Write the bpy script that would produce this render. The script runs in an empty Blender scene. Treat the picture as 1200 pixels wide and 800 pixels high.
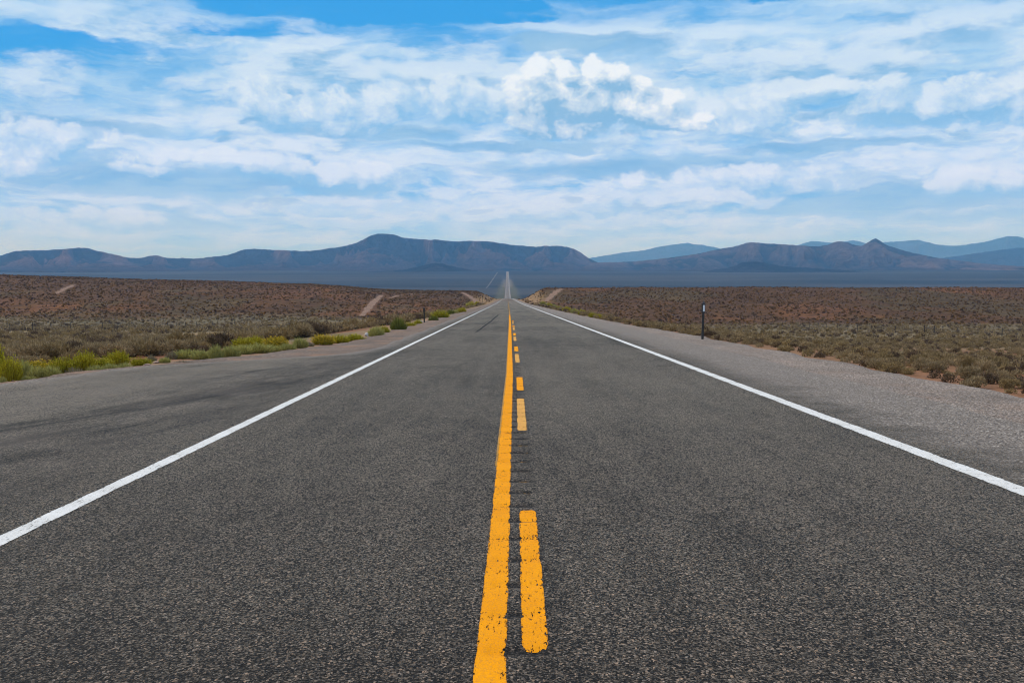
import bpy, bmesh, math, random
import numpy as np
from mathutils import Vector

random.seed(7)
rng = np.random.default_rng(11)
R = math.radians
sc = bpy.context.scene
col = sc.collection

# ------------------------------------------------------------------ camera
H = 1.52
FPX = 1200 * 35 / 36.0
VX, VY = 594.6, 349.6                      # where the road's level direction falls in the 1200x800 frame
cam_d = bpy.data.cameras.new("camera")
cam_d.lens = 35
cam_d.sensor_width = 36
cam_d.sensor_fit = 'HORIZONTAL'
cam_d.clip_start = 0.1
cam_d.clip_end = 200000
cam = bpy.data.objects.new("camera", cam_d)
col.objects.link(cam)
PITCH = math.atan((400 - VY) / FPX)
YAW = math.atan((600 - VX) / FPX)
cam.location = (0, 0, H)
cam.rotation_euler = (math.pi / 2 - PITCH, 0, -YAW)
sc.camera = cam
_M = cam.rotation_euler.to_matrix()


def ray(px, py):
    d = _M @ Vector(((px - 600) / FPX, -(py - 400) / FPX, -1.0))
    return np.array(d)


# ------------------------------------------------------------------ small maths helpers
def sstep(a, b, x):
    t = np.clip((np.asarray(x, float) - a) / (b - a), 0, 1)
    return t * t * (3 - 2 * t)


def pchip(xk, yk):
    xk = np.array(xk, float); yk = np.array(yk, float)
    h = np.diff(xk); d = np.diff(yk) / h
    m = np.zeros_like(yk)
    m[0], m[-1] = d[0], d[-1]
    for i in range(1, len(xk) - 1):
        if d[i - 1] * d[i] > 0:
            w1 = 2 * h[i] + h[i - 1]; w2 = h[i] + 2 * h[i - 1]
            m[i] = (w1 + w2) / (w1 / d[i - 1] + w2 / d[i])

    def f(x):
        x = np.clip(np.asarray(x, float), xk[0], xk[-1])
        i = np.clip(np.searchsorted(xk, x) - 1, 0, len(xk) - 2)
        t = (x - xk[i]) / h[i]
        return ((1 + 2 * t) * (1 - t) ** 2 * yk[i] + t * (1 - t) ** 2 * h[i] * m[i]
                + t * t * (3 - 2 * t) * yk[i + 1] + t * t * (t - 1) * h[i] * m[i + 1])
    return f


_tab = rng.random((256, 256))


def vnoise(x, y):
    xi = np.floor(x).astype(int); yi = np.floor(y).astype(int)
    fx = x - xi; fy = y - yi
    fx = fx * fx * (3 - 2 * fx); fy = fy * fy * (3 - 2 * fy)
    a = _tab[xi & 255, yi & 255]; b = _tab[(xi + 1) & 255, yi & 255]
    c = _tab[xi & 255, (yi + 1) & 255]; d = _tab[(xi + 1) & 255, (yi + 1) & 255]
    return (a * (1 - fx) + b * fx) * (1 - fy) + (c * (1 - fx) + d * fx) * fy


def fbm(x, y, o=5, g=0.5):
    s = 0; a = 1; n = 0
    for i in range(o):
        s = s + a * vnoise(x + 17.3 * i, y - 9.1 * i); n += a
        x = x * 2.03; y = y * 2.03; a *= g
    return s / n


def ridged(x, y, o=5, g=0.5):
    s = 0; a = 1; n = 0
    for i in range(o):
        s = s + a * (1 - np.abs(2 * vnoise(x + 31.7 * i, y + 5.3 * i) - 1)); n += a
        x = x * 2.07; y = y * 2.07; a *= g
    return s / n


# ------------------------------------------------------------------ terrain height
P = pchip([-60, 0, 280, 400, 600, 877, 950, 1150, 1350, 1536, 2166, 3000, 3840, 6000, 8000, 10000, 16000, 40000],
          [0, 0, 0, .25, .85, 1.42, 1.3, -1.2, -0.3, 3, 23, 61, 102, 165, 214, 262, 300, 330])
ZL = pchip([-100, 0, 15, 22, 40, 75, 130, 155, 185, 247, 300, 350], [-.1, -.1, -.1, -.28, -1.1, -2.2, -3.0, -3.5, -4.3, -5.2, -4.5, -2.4])
ZR = pchip([-100, 0, 13, 20, 40, 80, 139, 170, 187, 222, 260, 300, 350, 400, 500], [-.15, -.15, -.15, -.5, -1.5, -2.8, -4.0, -4.6, -5.0, -5.3, -5.2, -4.4, -2.2, .3, 6.9])
CRX = np.array([-400, 0, 75, 150, 225, 300, 375, 430, 470, 540, 600.])
CRY = np.array([318, 322, 324.5, 327, 329, 331, 334, 338, 340, 341.5, 342.])
LEDGE = pchip([-60, 0, 10, 18, 22, 25, 27.5, 30, 34, 60, 90, 400, 900, 5000], [-14, -12, -10.2, -9.3, -8.6, -8.0, -7.3, -6.7, -6.1, -5.6, -5.5, -5.2, -4.5, -4.5])
REDGE = pchip([-60, 0, 31, 60, 80, 150, 400, 900, 5000], [8.15, 8.15, 8.1, 7.2, 6.8, 6.3, 6.0, 5.4, 5.4])


def zterr(X, Y, fine=True):
    X = np.asarray(X, float); Y = np.asarray(Y, float)
    Ya = np.abs(Y)
    p = P(Ya)
    # left field with its hill
    xi = VX + FPX * X / np.maximum(Y, 1)
    zc = H + (VY - np.interp(xi, CRX, CRY)) / FPX * 600
    zl = ZL(np.minimum(Y, 350))
    t = np.clip((Y - 350) / 250, 0, 1)
    zl = np.where(Y > 350, -2.4 + (zc + 2.4) * (0.35 * t + 0.65 * np.sin(t * math.pi / 2)), zl)
    back = sstep(600, 900, Y)
    zl = zl * (1 - back) + (-6) * back
    # right field with its hill
    zr = ZR(np.minimum(Y, 500))
    back = sstep(500, 780, Y)
    zr = zr * (1 - back) + (-6) * back
    el = -LEDGE(Ya); er = REDGE(Ya)
    bw = 15 + 0 * Y
    dl = np.where(X < 0, -X - el, X - er)
    w = sstep(0, 1, dl / bw)
    zf = np.where(X < 0, zl, zr)
    far = sstep(1150, 1700, Ya)
    zf = zf * (1 - far) + p * far
    und = (fbm(X / 23., Y / 23., 3) - .5) * 0.9 * sstep(20, 120, np.hypot(X, Y)) * (1 - sstep(1000, 3000, Ya))
    und = und * np.minimum(1, (Ya + 60) / 400)
    und2 = (fbm(X / 900. + 7, Y / 1400., 4) - .5) * 16 * sstep(60, 900, np.abs(X)) * sstep(1800, 4000, Ya)
    z = p - 0.12 + w * (zf - p + 0.12) + w * (und + und2)
    if fine:
        z = z + w * (fbm(X / 1.7, Y / 1.7, 3) - .5) * 0.12 * sstep(0, 4, dl)
    z = z - 0.5 * sstep(900, 1300, Ya) * (1 - w)
    return z


def at(px, py, zoff=0.0, ymax=20000):
    """where the sight line through a point of the picture meets the ground"""
    d = ray(px, py)
    Ys = np.geomspace(4, ymax, 6000)
    k = Ys / d[1]
    X = d[0] * k; Z = H + d[2] * k
    below = np.nonzero(Z - zterr(X, Ys) <= 0)[0]
    i = below[0] if len(below) else len(Ys) - 1
    return float(X[i]), float(Ys[i]), float(zterr(X[i], Ys[i])) + zoff


# ------------------------------------------------------------------ object helpers
def tag(o, label=None, cat=None, group=None, kind=None):
    if label: o["label"] = label
    if cat: o["category"] = cat
    if group: o["group"] = group
    if kind: o["kind"] = kind
    return o


def mesh_np(name, V, F, mat=None, smooth=False):
    V = np.asarray(V, np.float32); F = np.asarray(F, np.int32)
    k = F.shape[1]
    me = bpy.data.meshes.new(name)
    me.vertices.add(len(V)); me.vertices.foreach_set("co", V.ravel())
    me.loops.add(F.size); me.loops.foreach_set("vertex_index", F.ravel())
    me.polygons.add(len(F))
    me.polygons.foreach_set("loop_start", np.arange(0, F.size, k, dtype=np.int32))
    if smooth:
        me.polygons.foreach_set("use_smooth", np.ones(len(F), bool))
    me.update(calc_edges=True)
    me.validate()
    if mat: me.materials.append(mat)
    return me


def link(name, me, parent=None):
    o = bpy.data.objects.new(name, me)
    col.objects.link(o)
    if parent is not None: o.parent = parent
    return o


def bm_obj(name, bm, mat, parent=None):
    me = bpy.data.meshes.new(name); bm.to_mesh(me); bm.free(); me.materials.append(mat)
    return link(name, me, parent)


def vcol(me, name, C):
    a = me.attributes.new(name, 'FLOAT_COLOR', 'POINT')
    C = np.asarray(C, np.float32)
    if C.shape[1] == 3:
        C = np.hstack([C, np.ones((len(C), 1), np.float32)])
    a.data.foreach_set("color", C.ravel())


def vfloat(me, name, v):
    a = me.attributes.new(name, 'FLOAT', 'POINT')
    a.data.foreach_set("value", np.asarray(v, np.float32))


def gridfaces(nr, nc):
    i = np.arange(nr - 1)[:, None] * nc + np.arange(nc - 1)[None, :]
    return np.stack([i, i + 1, i + nc + 1, i + nc], -1).reshape(-1, 4)


# ------------------------------------------------------------------ node helpers
class NT:
    def __init__(s, tree):
        s.t = tree; s.n = tree.nodes; s.l = tree.links

    def new(s, typ, **kw):
        n = s.n.new(typ)
        for k, v in kw.items(): setattr(n, k, v)
        return n

    def put(s, sock, v):
        if isinstance(v, bpy.types.NodeSocket): s.l.new(v, sock)
        elif v is not None: sock.default_value = v

    def m(s, op, a, b=None, c=None, clamp=False):
        n = s.new('ShaderNodeMath', operation=op, use_clamp=clamp)
        s.put(n.inputs[0], a)
        if b is not None: s.put(n.inputs[1], b)
        if c is not None: s.put(n.inputs[2], c)
        return n.outputs[0]

    def add(s, a, b): return s.m('ADD', a, b)
    def sub(s, a, b): return s.m('SUBTRACT', a, b)
    def mul(s, a, b): return s.m('MULTIPLY', a, b)
    def mx(s, a, b): return s.m('MAXIMUM', a, b)

    def ss(s, a, b, x):
        n = s.new('ShaderNodeMapRange', interpolation_type='SMOOTHSTEP')
        s.put(n.inputs['Value'], x)
        n.inputs['From Min'].default_value = a; n.inputs['From Max'].default_value = b
        return n.outputs['Result']

    def lin(s, a, b, x, c=0.0, d=1.0):
        n = s.new('ShaderNodeMapRange')
        s.put(n.inputs['Value'], x)
        for k, v in zip(('From Min', 'From Max', 'To Min', 'To Max'), (a, b, c, d)): n.inputs[k].default_value = v
        return n.outputs['Result']

    def mix(s, f, a, b, blend='MIX'):
        n = s.new('ShaderNodeMix', data_type='RGBA', blend_type=blend)
        s.put(n.inputs[0], f)
        for sock, v in ((n.inputs[6], a), (n.inputs[7], b)):
            if isinstance(v, tuple): v = (*v[:3], 1.0)
            s.put(sock, v)
        return n.outputs[2]

    def vec(s, x, y, z=0.0):
        n = s.new('ShaderNodeCombineXYZ')
        s.put(n.inputs[0], x); s.put(n.inputs[1], y); s.put(n.inputs[2], z)
        return n.outputs[0]

    def noise(s, v, scale=1.0, detail=6, rough=.55, dist=0.0, out='Fac'):
        n = s.new('ShaderNodeTexNoise')
        s.put(n.inputs['Vector'], v)
        n.inputs['Scale'].default_value = scale; n.inputs['Detail'].default_value = detail
        n.inputs['Roughness'].default_value = rough; n.inputs['Distortion'].default_value = dist
        return n.outputs[out]

    def voro(s, v, scale=1.0, out='Distance', feature='F1', smooth=None):
        n = s.new('ShaderNodeTexVoronoi', feature=feature)
        s.put(n.inputs['Vector'], v); n.inputs['Scale'].default_value = scale
        if smooth is not None: n.inputs['Smoothness'].default_value = smooth
        return n.outputs[out]

    def sep(s, v):
        n = s.new('ShaderNodeSeparateXYZ'); s.put(n.inputs[0], v); return n.outputs

    def ramp(s, f, stops):
        n = s.new('ShaderNodeValToRGB'); s.put(n.inputs[0], f)
        e = n.color_ramp.elements
        while len(e) < len(stops): e.new(0.5)
        for el, (p, c) in zip(e, stops):
            el.position = p; el.color = (*c, 1) if len(c) == 3 else c
        return n.outputs[0]

    def attr(s, name, out='Color'):
        n = s.new('ShaderNodeAttribute', attribute_name=name); return n.outputs[out]


def material(name):
    m = bpy.data.materials.new(name)
    m.use_nodes = True
    t = NT(m.node_tree)
    b = next(n for n in t.n if n.type == 'BSDF_PRINCIPLED')
    out = next(n for n in t.n if n.type == 'OUTPUT_MATERIAL')
    return m, t, b, out


def bump(t, b, h, strength, dist):
    n = t.new('ShaderNodeBump')
    n.inputs['Strength'].default_value = strength; n.inputs['Distance'].default_value = dist
    t.put(n.inputs['Height'], h)
    t.l.new(n.outputs[0], b.inputs['Normal'])


def plain(name, c, rough=.6, metal=0, var=.15, scale=30):
    m, t, b, _ = material(name)
    co = t.new('ShaderNodeTexCoord').outputs['Object']
    n = t.noise(co, scale, 5)
    t.put(b.inputs['Base Color'], t.mix(t.lin(.3, .7, n), tuple(v * (1 - var) for v in c), tuple(v * (1 + var) for v in c)))
    b.inputs['Roughness'].default_value = rough; b.inputs['Metallic'].default_value = metal
    return m


# ------------------------------------------------------------------ materials
def mat_asphalt():
    m, t, b, _ = material("asphalt")
    co = t.new('ShaderNodeTexCoord').outputs['Object']
    X, Y, Z = t.sep(co)
    cell = t.voro(t.vec(X, t.mul(Y, .62), Z), 116, 'Color'); cr, cg, cb = t.sep(cell)
    chips = t.ramp(cr, [(0, (.006, .006, .007)), (.40, (.018, .017, .017)), (.62, (.045, .041, .038)), (.82, (.115, .102, .090)), (.93, (.42, .37, .32)), (1, (1.5, 1.36, 1.22))])
    hue = t.mix(cg, (.80, .95, 1.22), (1.24, 1.0, .78))
    chips = t.mix(.62, chips, t.mix(1.0, chips, hue, 'MULTIPLY'))
    # grain that stays visible further off
    g1 = t.noise(co, 26, 7, .78)
    g2 = t.noise(t.vec(t.mul(X, 3.2), t.mul(Y, .75), 0), 1.0, 6, .75)
    f = t.lin(.28, .72, g1, .42, 1.30)
    f = t.mul(f, t.lin(.3, .7, g2, .70, 1.30))
    g3 = t.noise(t.vec(t.mul(X, 34), t.mul(Y, 11), 6.0), 1.0, 5, .85)
    f = t.mul(f, t.lin(.3, .7, g3, .50, 1.50))
    # worn lanes: wheel paths, long streaks and blotches
    streak = t.noise(t.vec(t.mul(X, 1.1), t.mul(Y, .045), 3.0), 1.0, 5, .6)
    blotch = t.noise(t.vec(t.mul(X, .30), t.mul(Y, .13), 9.0), 1.0, 4, .55)
    f = t.mul(f, t.lin(.3, .7, streak, .74, 1.24))
    f = t.mul(f, t.lin(.32, .68, blotch, .68, 1.26))
    # darker oily band along the lane centres and beside the left edge line
    def band(x0, w):
        d = t.m('DIVIDE', t.sub(X, x0), w)
        return t.m('POWER', 2.718, t.mul(t.mul(d, d), -1.0))
    f = t.mul(f, t.sub(1.0, t.mul(band(-4.3, 1.3), .26)))
    f = t.mul(f, t.sub(1.0, t.mul(band(.16, .10), .25)))
    f = t.mul(f, t.add(1.0, t.mul(band(-2.2, .5), .10)))
    f = t.mul(f, t.add(1.0, t.mul(band(2.9, .6), .10)))
    # turning tyres have smeared the pull-out
    ang = R(16)
    Xr = t.sub(t.mul(X, math.cos(ang)), t.mul(Y, math.sin(ang)))
    Yr = t.add(t.mul(Y, math.cos(ang)), t.mul(X, math.sin(ang)))
    sm = t.noise(t.vec(t.mul(Xr, 1.05), t.mul(Yr, .10), 1.7), 1.0, 8, .66, .35)
    sm = t.ss(.46, .66, sm)
    zone = t.mul(t.ss(-3.3, -4.0, X), t.mul(t.ss(26, 20, Y), t.ss(-9.5, -7.5, X)))
    f = t.mul(f, t.sub(1.0, t.mul(t.mul(sm, zone), .68)))
    dirt = t.mul(t.ss(-3.3, -4.4, X), t.lin(.40, .62, t.noise(co, .8, 5)))
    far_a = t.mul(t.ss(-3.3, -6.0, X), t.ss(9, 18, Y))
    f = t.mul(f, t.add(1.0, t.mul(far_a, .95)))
    cl_ = t.ramp(cr, [(0, (.03,) * 3), (.30, (.12,) * 3), (.55, (.55,) * 3), (.78, (1.0,) * 3), (1, (1.0,) * 3)])
    shw = t.mul(t.sep(cl_)[0], t.m('POWER', f, 1.25))
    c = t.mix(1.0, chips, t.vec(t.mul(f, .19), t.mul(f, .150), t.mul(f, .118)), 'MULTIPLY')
    c = t.mix(t.mul(dirt, .25), c, (.16, .125, .10))
    c = t.mix(t.mul(t.ss(.25, .8, t.attr('groove', 'Fac')), t.lin(.3, .6, g1, .30, .85)), c, (.010, .009, .009))  # cuts darkened by mask: debris, with their shade put into the colour
    # loose stone and dust drifted over the pavement's edge
    e = t.attr('edge', 'Fac')                      # metres in from the pavement's edge
    en = t.add(e, t.mul(t.sub(t.noise(co, 1.1, 8, .75), .5), 1.7))
    gcol = t.ramp(t.voro(co, 52, 'Color'), [(0, (.030, .025, .020)), (.40, (.128, .103, .084)), (.75, (.262, .215, .178)), (1, (.62, .54, .46))])
    gmix = t.mul(t.ss(.72, -.10, en), .92)
    c = t.mix(gmix, c, gcol)
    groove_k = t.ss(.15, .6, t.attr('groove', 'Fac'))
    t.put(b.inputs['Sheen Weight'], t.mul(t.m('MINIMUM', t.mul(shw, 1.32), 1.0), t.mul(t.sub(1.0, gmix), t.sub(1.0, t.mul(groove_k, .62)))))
    t.put(b.inputs['Base Color'], c)
    b.inputs['Roughness'].default_value = .8
    b.inputs['Specular IOR Level'].default_value = .15
    b.inputs['Sheen Roughness'].default_value = .30
    b.inputs['Sheen Tint'].default_value = (1, .70, .47, 1)
    bump(t, b, t.add(t.mul(t.voro(co, 84), -1.0), t.mul(g1, .5)), .7, .006)
    return m


def mat_gravel(name, tint, redness):
    m, t, b, _ = material(name)
    co = t.new('ShaderNodeTexCoord').outputs['Object']
    cr, cg, cb = t.sep(t.voro(co, 55, 'Color'))
    c = t.ramp(cr, [(0, (.045, .04, .036)), (.4, (.13, .117, .106)), (.75, (.23, .205, .188)), (1, (.46, .43, .41))])
    c = t.mix(.5, c, t.mix(1.0, c, t.mix(cg, (.9, .98, 1.08), (1.2, 1.0, .82)), 'MULTIPLY'))
    n = t.noise(co, .55, 6, .6); n2 = t.noise(co, 14, 6, .75)
    X, Y, Z = t.sep(co)
    tr = t.noise(t.vec(t.mul(X, 1.6), t.mul(Y, .10), 5.0), 1.0, 5)
    f = t.mul(t.mul(t.lin(.3, .7, n, .78, 1.2), t.lin(.25, .75, n2, .55, 1.45)), t.lin(.3, .7, tr, .84, 1.12))
    c = t.mix(1.0, c, t.vec(f, f, f), 'MULTIPLY')
    c = t.mix(1.0, c, tint, 'MULTIPLY')
    c = t.mix(t.mul(t.ss(.48, .66, t.noise(co, .9, 5)), redness), c, (.27, .145, .085))
    t.put(b.inputs['Base Color'], c)
    b.inputs['Roughness'].default_value = .95
    b.inputs['Specular IOR Level'].default_value = .2
    bump(t, b, t.add(t.voro(co, 55), t.mul(n2, .8)), .6, .012)
    return m


def mat_paint(name, c0, c1, wear, spot=.5, cuts=False):
    m, t, b, out = material(name)
    co = t.new('ShaderNodeTexCoord').outputs['Object']
    a = t.attr('across', 'Fac')                    # 0 and 1 at the stripe's edges
    ed = t.m('MULTIPLY', t.sub(.5, t.m('ABSOLUTE', t.sub(a, .5))), 2.0)
    n = t.noise(co, 105, 6, .75); big = t.noise(co, 2.2, 5, .6)
    X, Y, Z = t.sep(co)
    scr = t.noise(t.vec(t.mul(X, 60), t.mul(Y, 14), 2.0), 1.0, 6, .75)
    gr = t.attr('groove', 'Fac')
    k = t.add(t.m('MINIMUM', t.mul(ed, 1.6), .5), t.mul(t.sub(n, .5), .5))
    k = t.add(k, t.mul(t.sub(.5, big), spot))
    k = t.sub(k, t.mul(t.ss(.50, .68, scr), t.mul(wear, t.ss(.30, .62, t.noise(co, 3.4, 5, .65)))))
    k = t.sub(k, t.mul(gr, t.lin(.42, .62, t.noise(co, 9, 5, .7), 0, .62)))
    if cuts: k = t.sub(t.mul(gr, t.lin(.3, .7, t.noise(co, 30, 5, .7), .2, 1.0)), .45)
    alpha = t.ss(.02, .14, k)
    c = t.mix(t.lin(.3, .7, big), c0, c1)
    c = t.mix(t.mul(t.ss(.44, .66, n), .34), c, (.10, .08, .06))
    c = t.mix(t.mul(t.ss(.5, .7, scr), .25), c, (.10, .08, .06))
    t.put(b.inputs['Base Color'], c)
    t.put(b.inputs['Alpha'], alpha)
    b.inputs['Roughness'].default_value = .9
    b.inputs['Specular IOR Level'].default_value = .06
    bump(t, b, t.add(t.mul(t.voro(co, 84), -1.0), n), .3, .004)
    return m


def mat_terrain():
    m, t, b, _ = material("desert_soil")
    co = t.new('ShaderNodeTexCoord').outputs['Object']
    base = t.attr('soil')
    n1 = t.noise(co, .9, 6, .65); n2 = t.noise(co, .035, 6, .6); n3 = t.noise(co, 9, 5, .7)
    f = t.mul(t.mul(t.lin(.3, .7, n1, .75, 1.25), t.lin(.3, .7, n2, .78, 1.22)), t.lin(.3, .7, n3, .8, 1.2))
    # low plant cover where single shrubs can no longer be told apart
    plants = t.ss(.42, .58, t.noise(co, .33, 4, .7))
    cover = t.attr('cover', 'Fac')
    f = t.mul(f, t.sub(1.0, t.mul(t.mul(plants, cover), .55)))
    c = t.mix(1.0, base, t.vec(f, f, f), 'MULTIPLY')
    t.put(b.inputs['Base Color'], c)
    b.inputs['Roughness'].default_value = 1.0
    b.inputs['Specular IOR Level'].default_value = .1
    bump(t, b, t.add(n1, t.mul(n3, .3)), .5, .15)
    return m


def mat_rock_range(name, soil, rock, juniper_shade, amount, pink=None):
    m, t, b, _ = material(name)
    co = t.new('ShaderNodeTexCoord').outputs['Object']
    hgt = t.attr('rise', 'Fac')                    # 0 at the foot, 1 on the crest
    slope = t.attr('gully', 'Fac')
    n1 = t.noise(co, .0016, 8, .62); n2 = t.noise(co, .007, 8, .7); n3 = t.noise(co, .0007, 5, .6)
    c = t.mix(t.ss(.15, .75, t.add(hgt, t.mul(t.sub(n1, .5), .9))), soil, rock)
    c = t.mix(1.0, c, t.ramp(n2, [(.25, (.55, .55, .56)), (.75, (1.4, 1.38, 1.36))]), 'MULTIPLY')
    if pink:
        c = t.mix(t.mul(t.ss(.54, .66, n3), t.mul(t.ss(.10, .3, hgt), t.ss(.75, .5, hgt))), c, pink)
    strat = t.noise(t.vec(0.0, 0.0, t.mul(hgt, 9.0)), 1.0, 3)
    c = t.mix(t.mul(t.ss(.5, .62, strat), .35), c, rock)
    wood = t.ss(.47 - amount, .55 - amount, t.add(t.mul(n1, .50), t.add(t.mul(n2, .40), t.add(t.mul(t.sub(hgt, .55), .16), t.mul(t.sub(.62, slope), .55)))))  # juniper cover; cloud and gully shade is put into this dark too
    c = t.mix(t.mul(wood, .8), c, juniper_shade)
    t.put(b.inputs['Base Color'], c)
    b.inputs['Roughness'].default_value = 1.0
    b.inputs['Specular IOR Level'].default_value = .0
    n4 = t.noise(co, .028, 7, .7)
    c2 = t.mix(1.0, c, t.ramp(n4, [(.3, (.55, .55, .56)), (.7, (1.5, 1.48, 1.46))]), 'MULTIPLY')
    t.put(b.inputs['Base Color'], c2)
    bump(t, b, t.add(n2, t.mul(n4, .3)), 1.0, 170)
    return m


def mat_leaf(name, use_attr=None, c=(.2, .2, .1), var=.35, c2=None):
    m, t, b, out = material(name)
    geo = t.new('ShaderNodeNewGeometry').outputs['Random Per Island']
    oi = t.new('ShaderNodeObjectInfo').outputs['Random']
    if use_attr: base = t.attr(use_attr)
    else: base = t.mix(oi, c, c2 or c)
    f = t.lin(0, 1, geo, 1 - var, 1 + var)
    c_ = t.mix(1.0, base, t.vec(f, f, f), 'MULTIPLY')
    t.put(b.inputs['Base Color'], c_)
    b.inputs['Roughness'].default_value = .8
    b.inputs['Specular IOR Level'].default_value = .25
    tr = t.new('ShaderNodeBsdfTranslucent'); t.put(tr.inputs[0], c_)
    mx = t.new('ShaderNodeMixShader'); mx.inputs[0].default_value = .22
    t.l.new(b.outputs[0], mx.inputs[1]); t.l.new(tr.outputs[0], mx.inputs[2]); t.l.new(mx.outputs[0], out.inputs[0])
    return m


M_asph = mat_asphalt()
M_gravR = mat_gravel("pale_gravel", (1.10, .985, .885), .14)
M_gravL = mat_gravel("reddish_gravel", (.80, .66, .56), .65)
M_white = mat_paint("white_paint", (.72, .70, .67), (.60, .58, .545), .95, .95)
M_yel = mat_paint("yellow_paint", (.86, .325, .001), (.76, .27, .001), .9, .6)
M_yelold = mat_paint("faded_yellow_paint", (.70, .36, .085), (.60, .29, .07), 1.0, 1.1)
M_yelpatch = mat_paint("worn_yellow_paint", (.50, .26, .05), (.34, .19, .06), 1.3, 1.6)
M_yelcut = mat_paint("yellow_paint_in_cuts", (.50, .24, .03), (.40, .2, .05), 0, 0, True)
M_terr = mat_terrain()
M_track = mat_gravel("track_dirt", (1.10, .74, .52), .35)

# ------------------------------------------------------------------ ground sheet
az = np.concatenate([np.arange(-180, -40, 4.0), np.arange(-40, -37, .5), np.arange(-37, 37, .1), np.arange(37, 40, .5), np.arange(40, 180.1, 4.0)])
rr = np.concatenate([[.5], np.geomspace(2, 1400, 560), np.geomspace(1430, 39000, 150)])
A = np.radians(az)[None, :]; RR = rr[:, None]
TX = RR * np.sin(A); TY = RR * np.cos(A)
TZ = zterr(TX, TY)
V = np.stack([TX, TY, TZ], -1).reshape(-1, 3)
terr_me = mesh_np("ground", V, gridfaces(len(rr), len(az))[:, ::-1], M_terr, True)
x, y = V[:, 0], V[:, 1]


def mixc(a, b, w):
    return a * (1 - w[:, None]) + np.array(b)[None, :] * w[:, None]


nz = fbm(x / 40., y / 60., 4); nz2 = fbm(x / 9., y / 9., 4)
soil = np.tile(np.array([.185, .078, .036]), (len(V), 1))
soil = mixc(soil, (.17, .135, .075), sstep(.42, .58, nz2) * np.where(x < 0, .75, .25))                         # dry grass between the shrubs
soil = mixc(soil, (.15, .12, .062), sstep(60, 110, y) * .8)
hill = np.where(x < 0, sstep(285, 330, y + (nz - .5) * 60), sstep(235, 275, y + (nz - .5) * 50))
soil = mixc(soil, (.104, .047, .015), hill)
soil = mixc(soil, (.160, .064, .020), hill * sstep(.52, .66, fbm(x / 35. + 5, y / 70., 4)) * .8)
soil = mixc(soil, (.082, .058, .021), hill * sstep(.56, .68, fbm(x / 28. + 50, y / 90., 4)) * .6)
soil = mixc(soil, (.26, .17, .085), np.where(x < 0, 1, 0) * sstep(105, 120, y) * (1 - sstep(135, 150, y)) * sstep(.5, .6, nz2) * .9)
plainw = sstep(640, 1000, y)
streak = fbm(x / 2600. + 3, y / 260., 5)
soil = mixc(soil, (.024, .024, .023), plainw)  # dark plain and its bands: sagebrush, with cloud shadow put into the colour
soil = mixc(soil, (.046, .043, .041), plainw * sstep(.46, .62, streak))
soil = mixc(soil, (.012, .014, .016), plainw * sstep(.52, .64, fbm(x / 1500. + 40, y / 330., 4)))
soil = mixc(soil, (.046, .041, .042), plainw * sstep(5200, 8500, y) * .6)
verge = (1 - sstep(14, 26, np.abs(x) + (nz2 - .5) * 14)) * sstep(700, 1200, y) * (1 - sstep(2200, 2700, y))
soil = mixc(soil, (.100, .086, .030), verge * (.35 + .5 * nz2))
vf = (1 - sstep(9, 17, np.abs(x) + (nz2 - .5) * 10)) * sstep(2150, 2400, y) * (1 - sstep(2750, 3100, y))
soil = mixc(soil, (.17, .135, .09), vf * .6)
edge_d = np.where(x < 0, -x + LEDGE(np.abs(y)), x - REDGE(np.abs(y)))
near_edge = (1 - sstep(.3, 3.0, edge_d + (nz2 - .5) * 2.5)) * (1 - sstep(600, 900, y))
soil = mixc(soil, (.30, .185, .115), near_edge * np.where(x < 0, .8, .25))
och = (1 - sstep(6, 14, edge_d)) * sstep(240, 330, y) * (1 - sstep(800, 950, y))
soil = mixc(soil, (.33, .20, .09), och * .75)
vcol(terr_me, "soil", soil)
vfloat(terr_me, "cover", sstep(70, 300, y) * (1 - sstep(800, 1500, y)) * .9)
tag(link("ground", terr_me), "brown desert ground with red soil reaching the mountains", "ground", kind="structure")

# ------------------------------------------------------------------ road, shoulders, markings
YS = np.concatenate([[-40, -20, -8, 0], np.geomspace(1.5, 900, 620), np.geomspace(905, 4050, 260)])


def sheet(name, Y, left, right, n, zoff, mat, attr_edge=False, drop=0.0):
    u = np.linspace(0, 1, n)[None, :]
    L = left[:, None]; Rr = right[:, None]
    X = L + (Rr - L) * u
    Yg = np.repeat(Y[:, None], n, 1)
    Z = P(np.abs(Yg)) + zoff
    if drop: Z = Z - drop * (np.abs(u - .5) * 2) ** 6
    me = mesh_np(name, np.stack([X, Yg, Z], -1).reshape(-1, 3), gridfaces(len(Y), n), mat, True)
    if attr_edge:
        vfloat(me, "edge", np.minimum(X - L, (Rr - X - 1.15) * .58).ravel())
    return me


PAVL = pchip([-60, 0, 10, 18, 22, 23.5, 25, 27.5, 31, 60, 5000], [-13.5, -11.4, -9.8, -8.95, -8.15, -7.3, -6.1, -4.5, -4.05, -4.0, -4.0])
RE0 = lambda y_: REDGE(np.abs(y_)) - .9
pl = PAVL(np.abs(YS)) + (fbm(YS / 1.3, YS * 0, 3) - .5) * .25
pr = np.minimum(6.3, RE0(YS)) + (fbm(YS / 1.6 + 9, YS * 0, 3) - .5) * .22
# the pavement carries the milled rumble cuts along its centre
GX0, GX1 = -.10, .36
PITCHG = .5
NARROW = YS > 60


def cx(Y):                                             # centre of the solid yellow line
    return np.interp(Y, [0, 4, 7, 20, 60, 100, 400, 900, 4000], [-.075, -.071, -.046, .049, .16, .22, .3, .36, .36])


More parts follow.
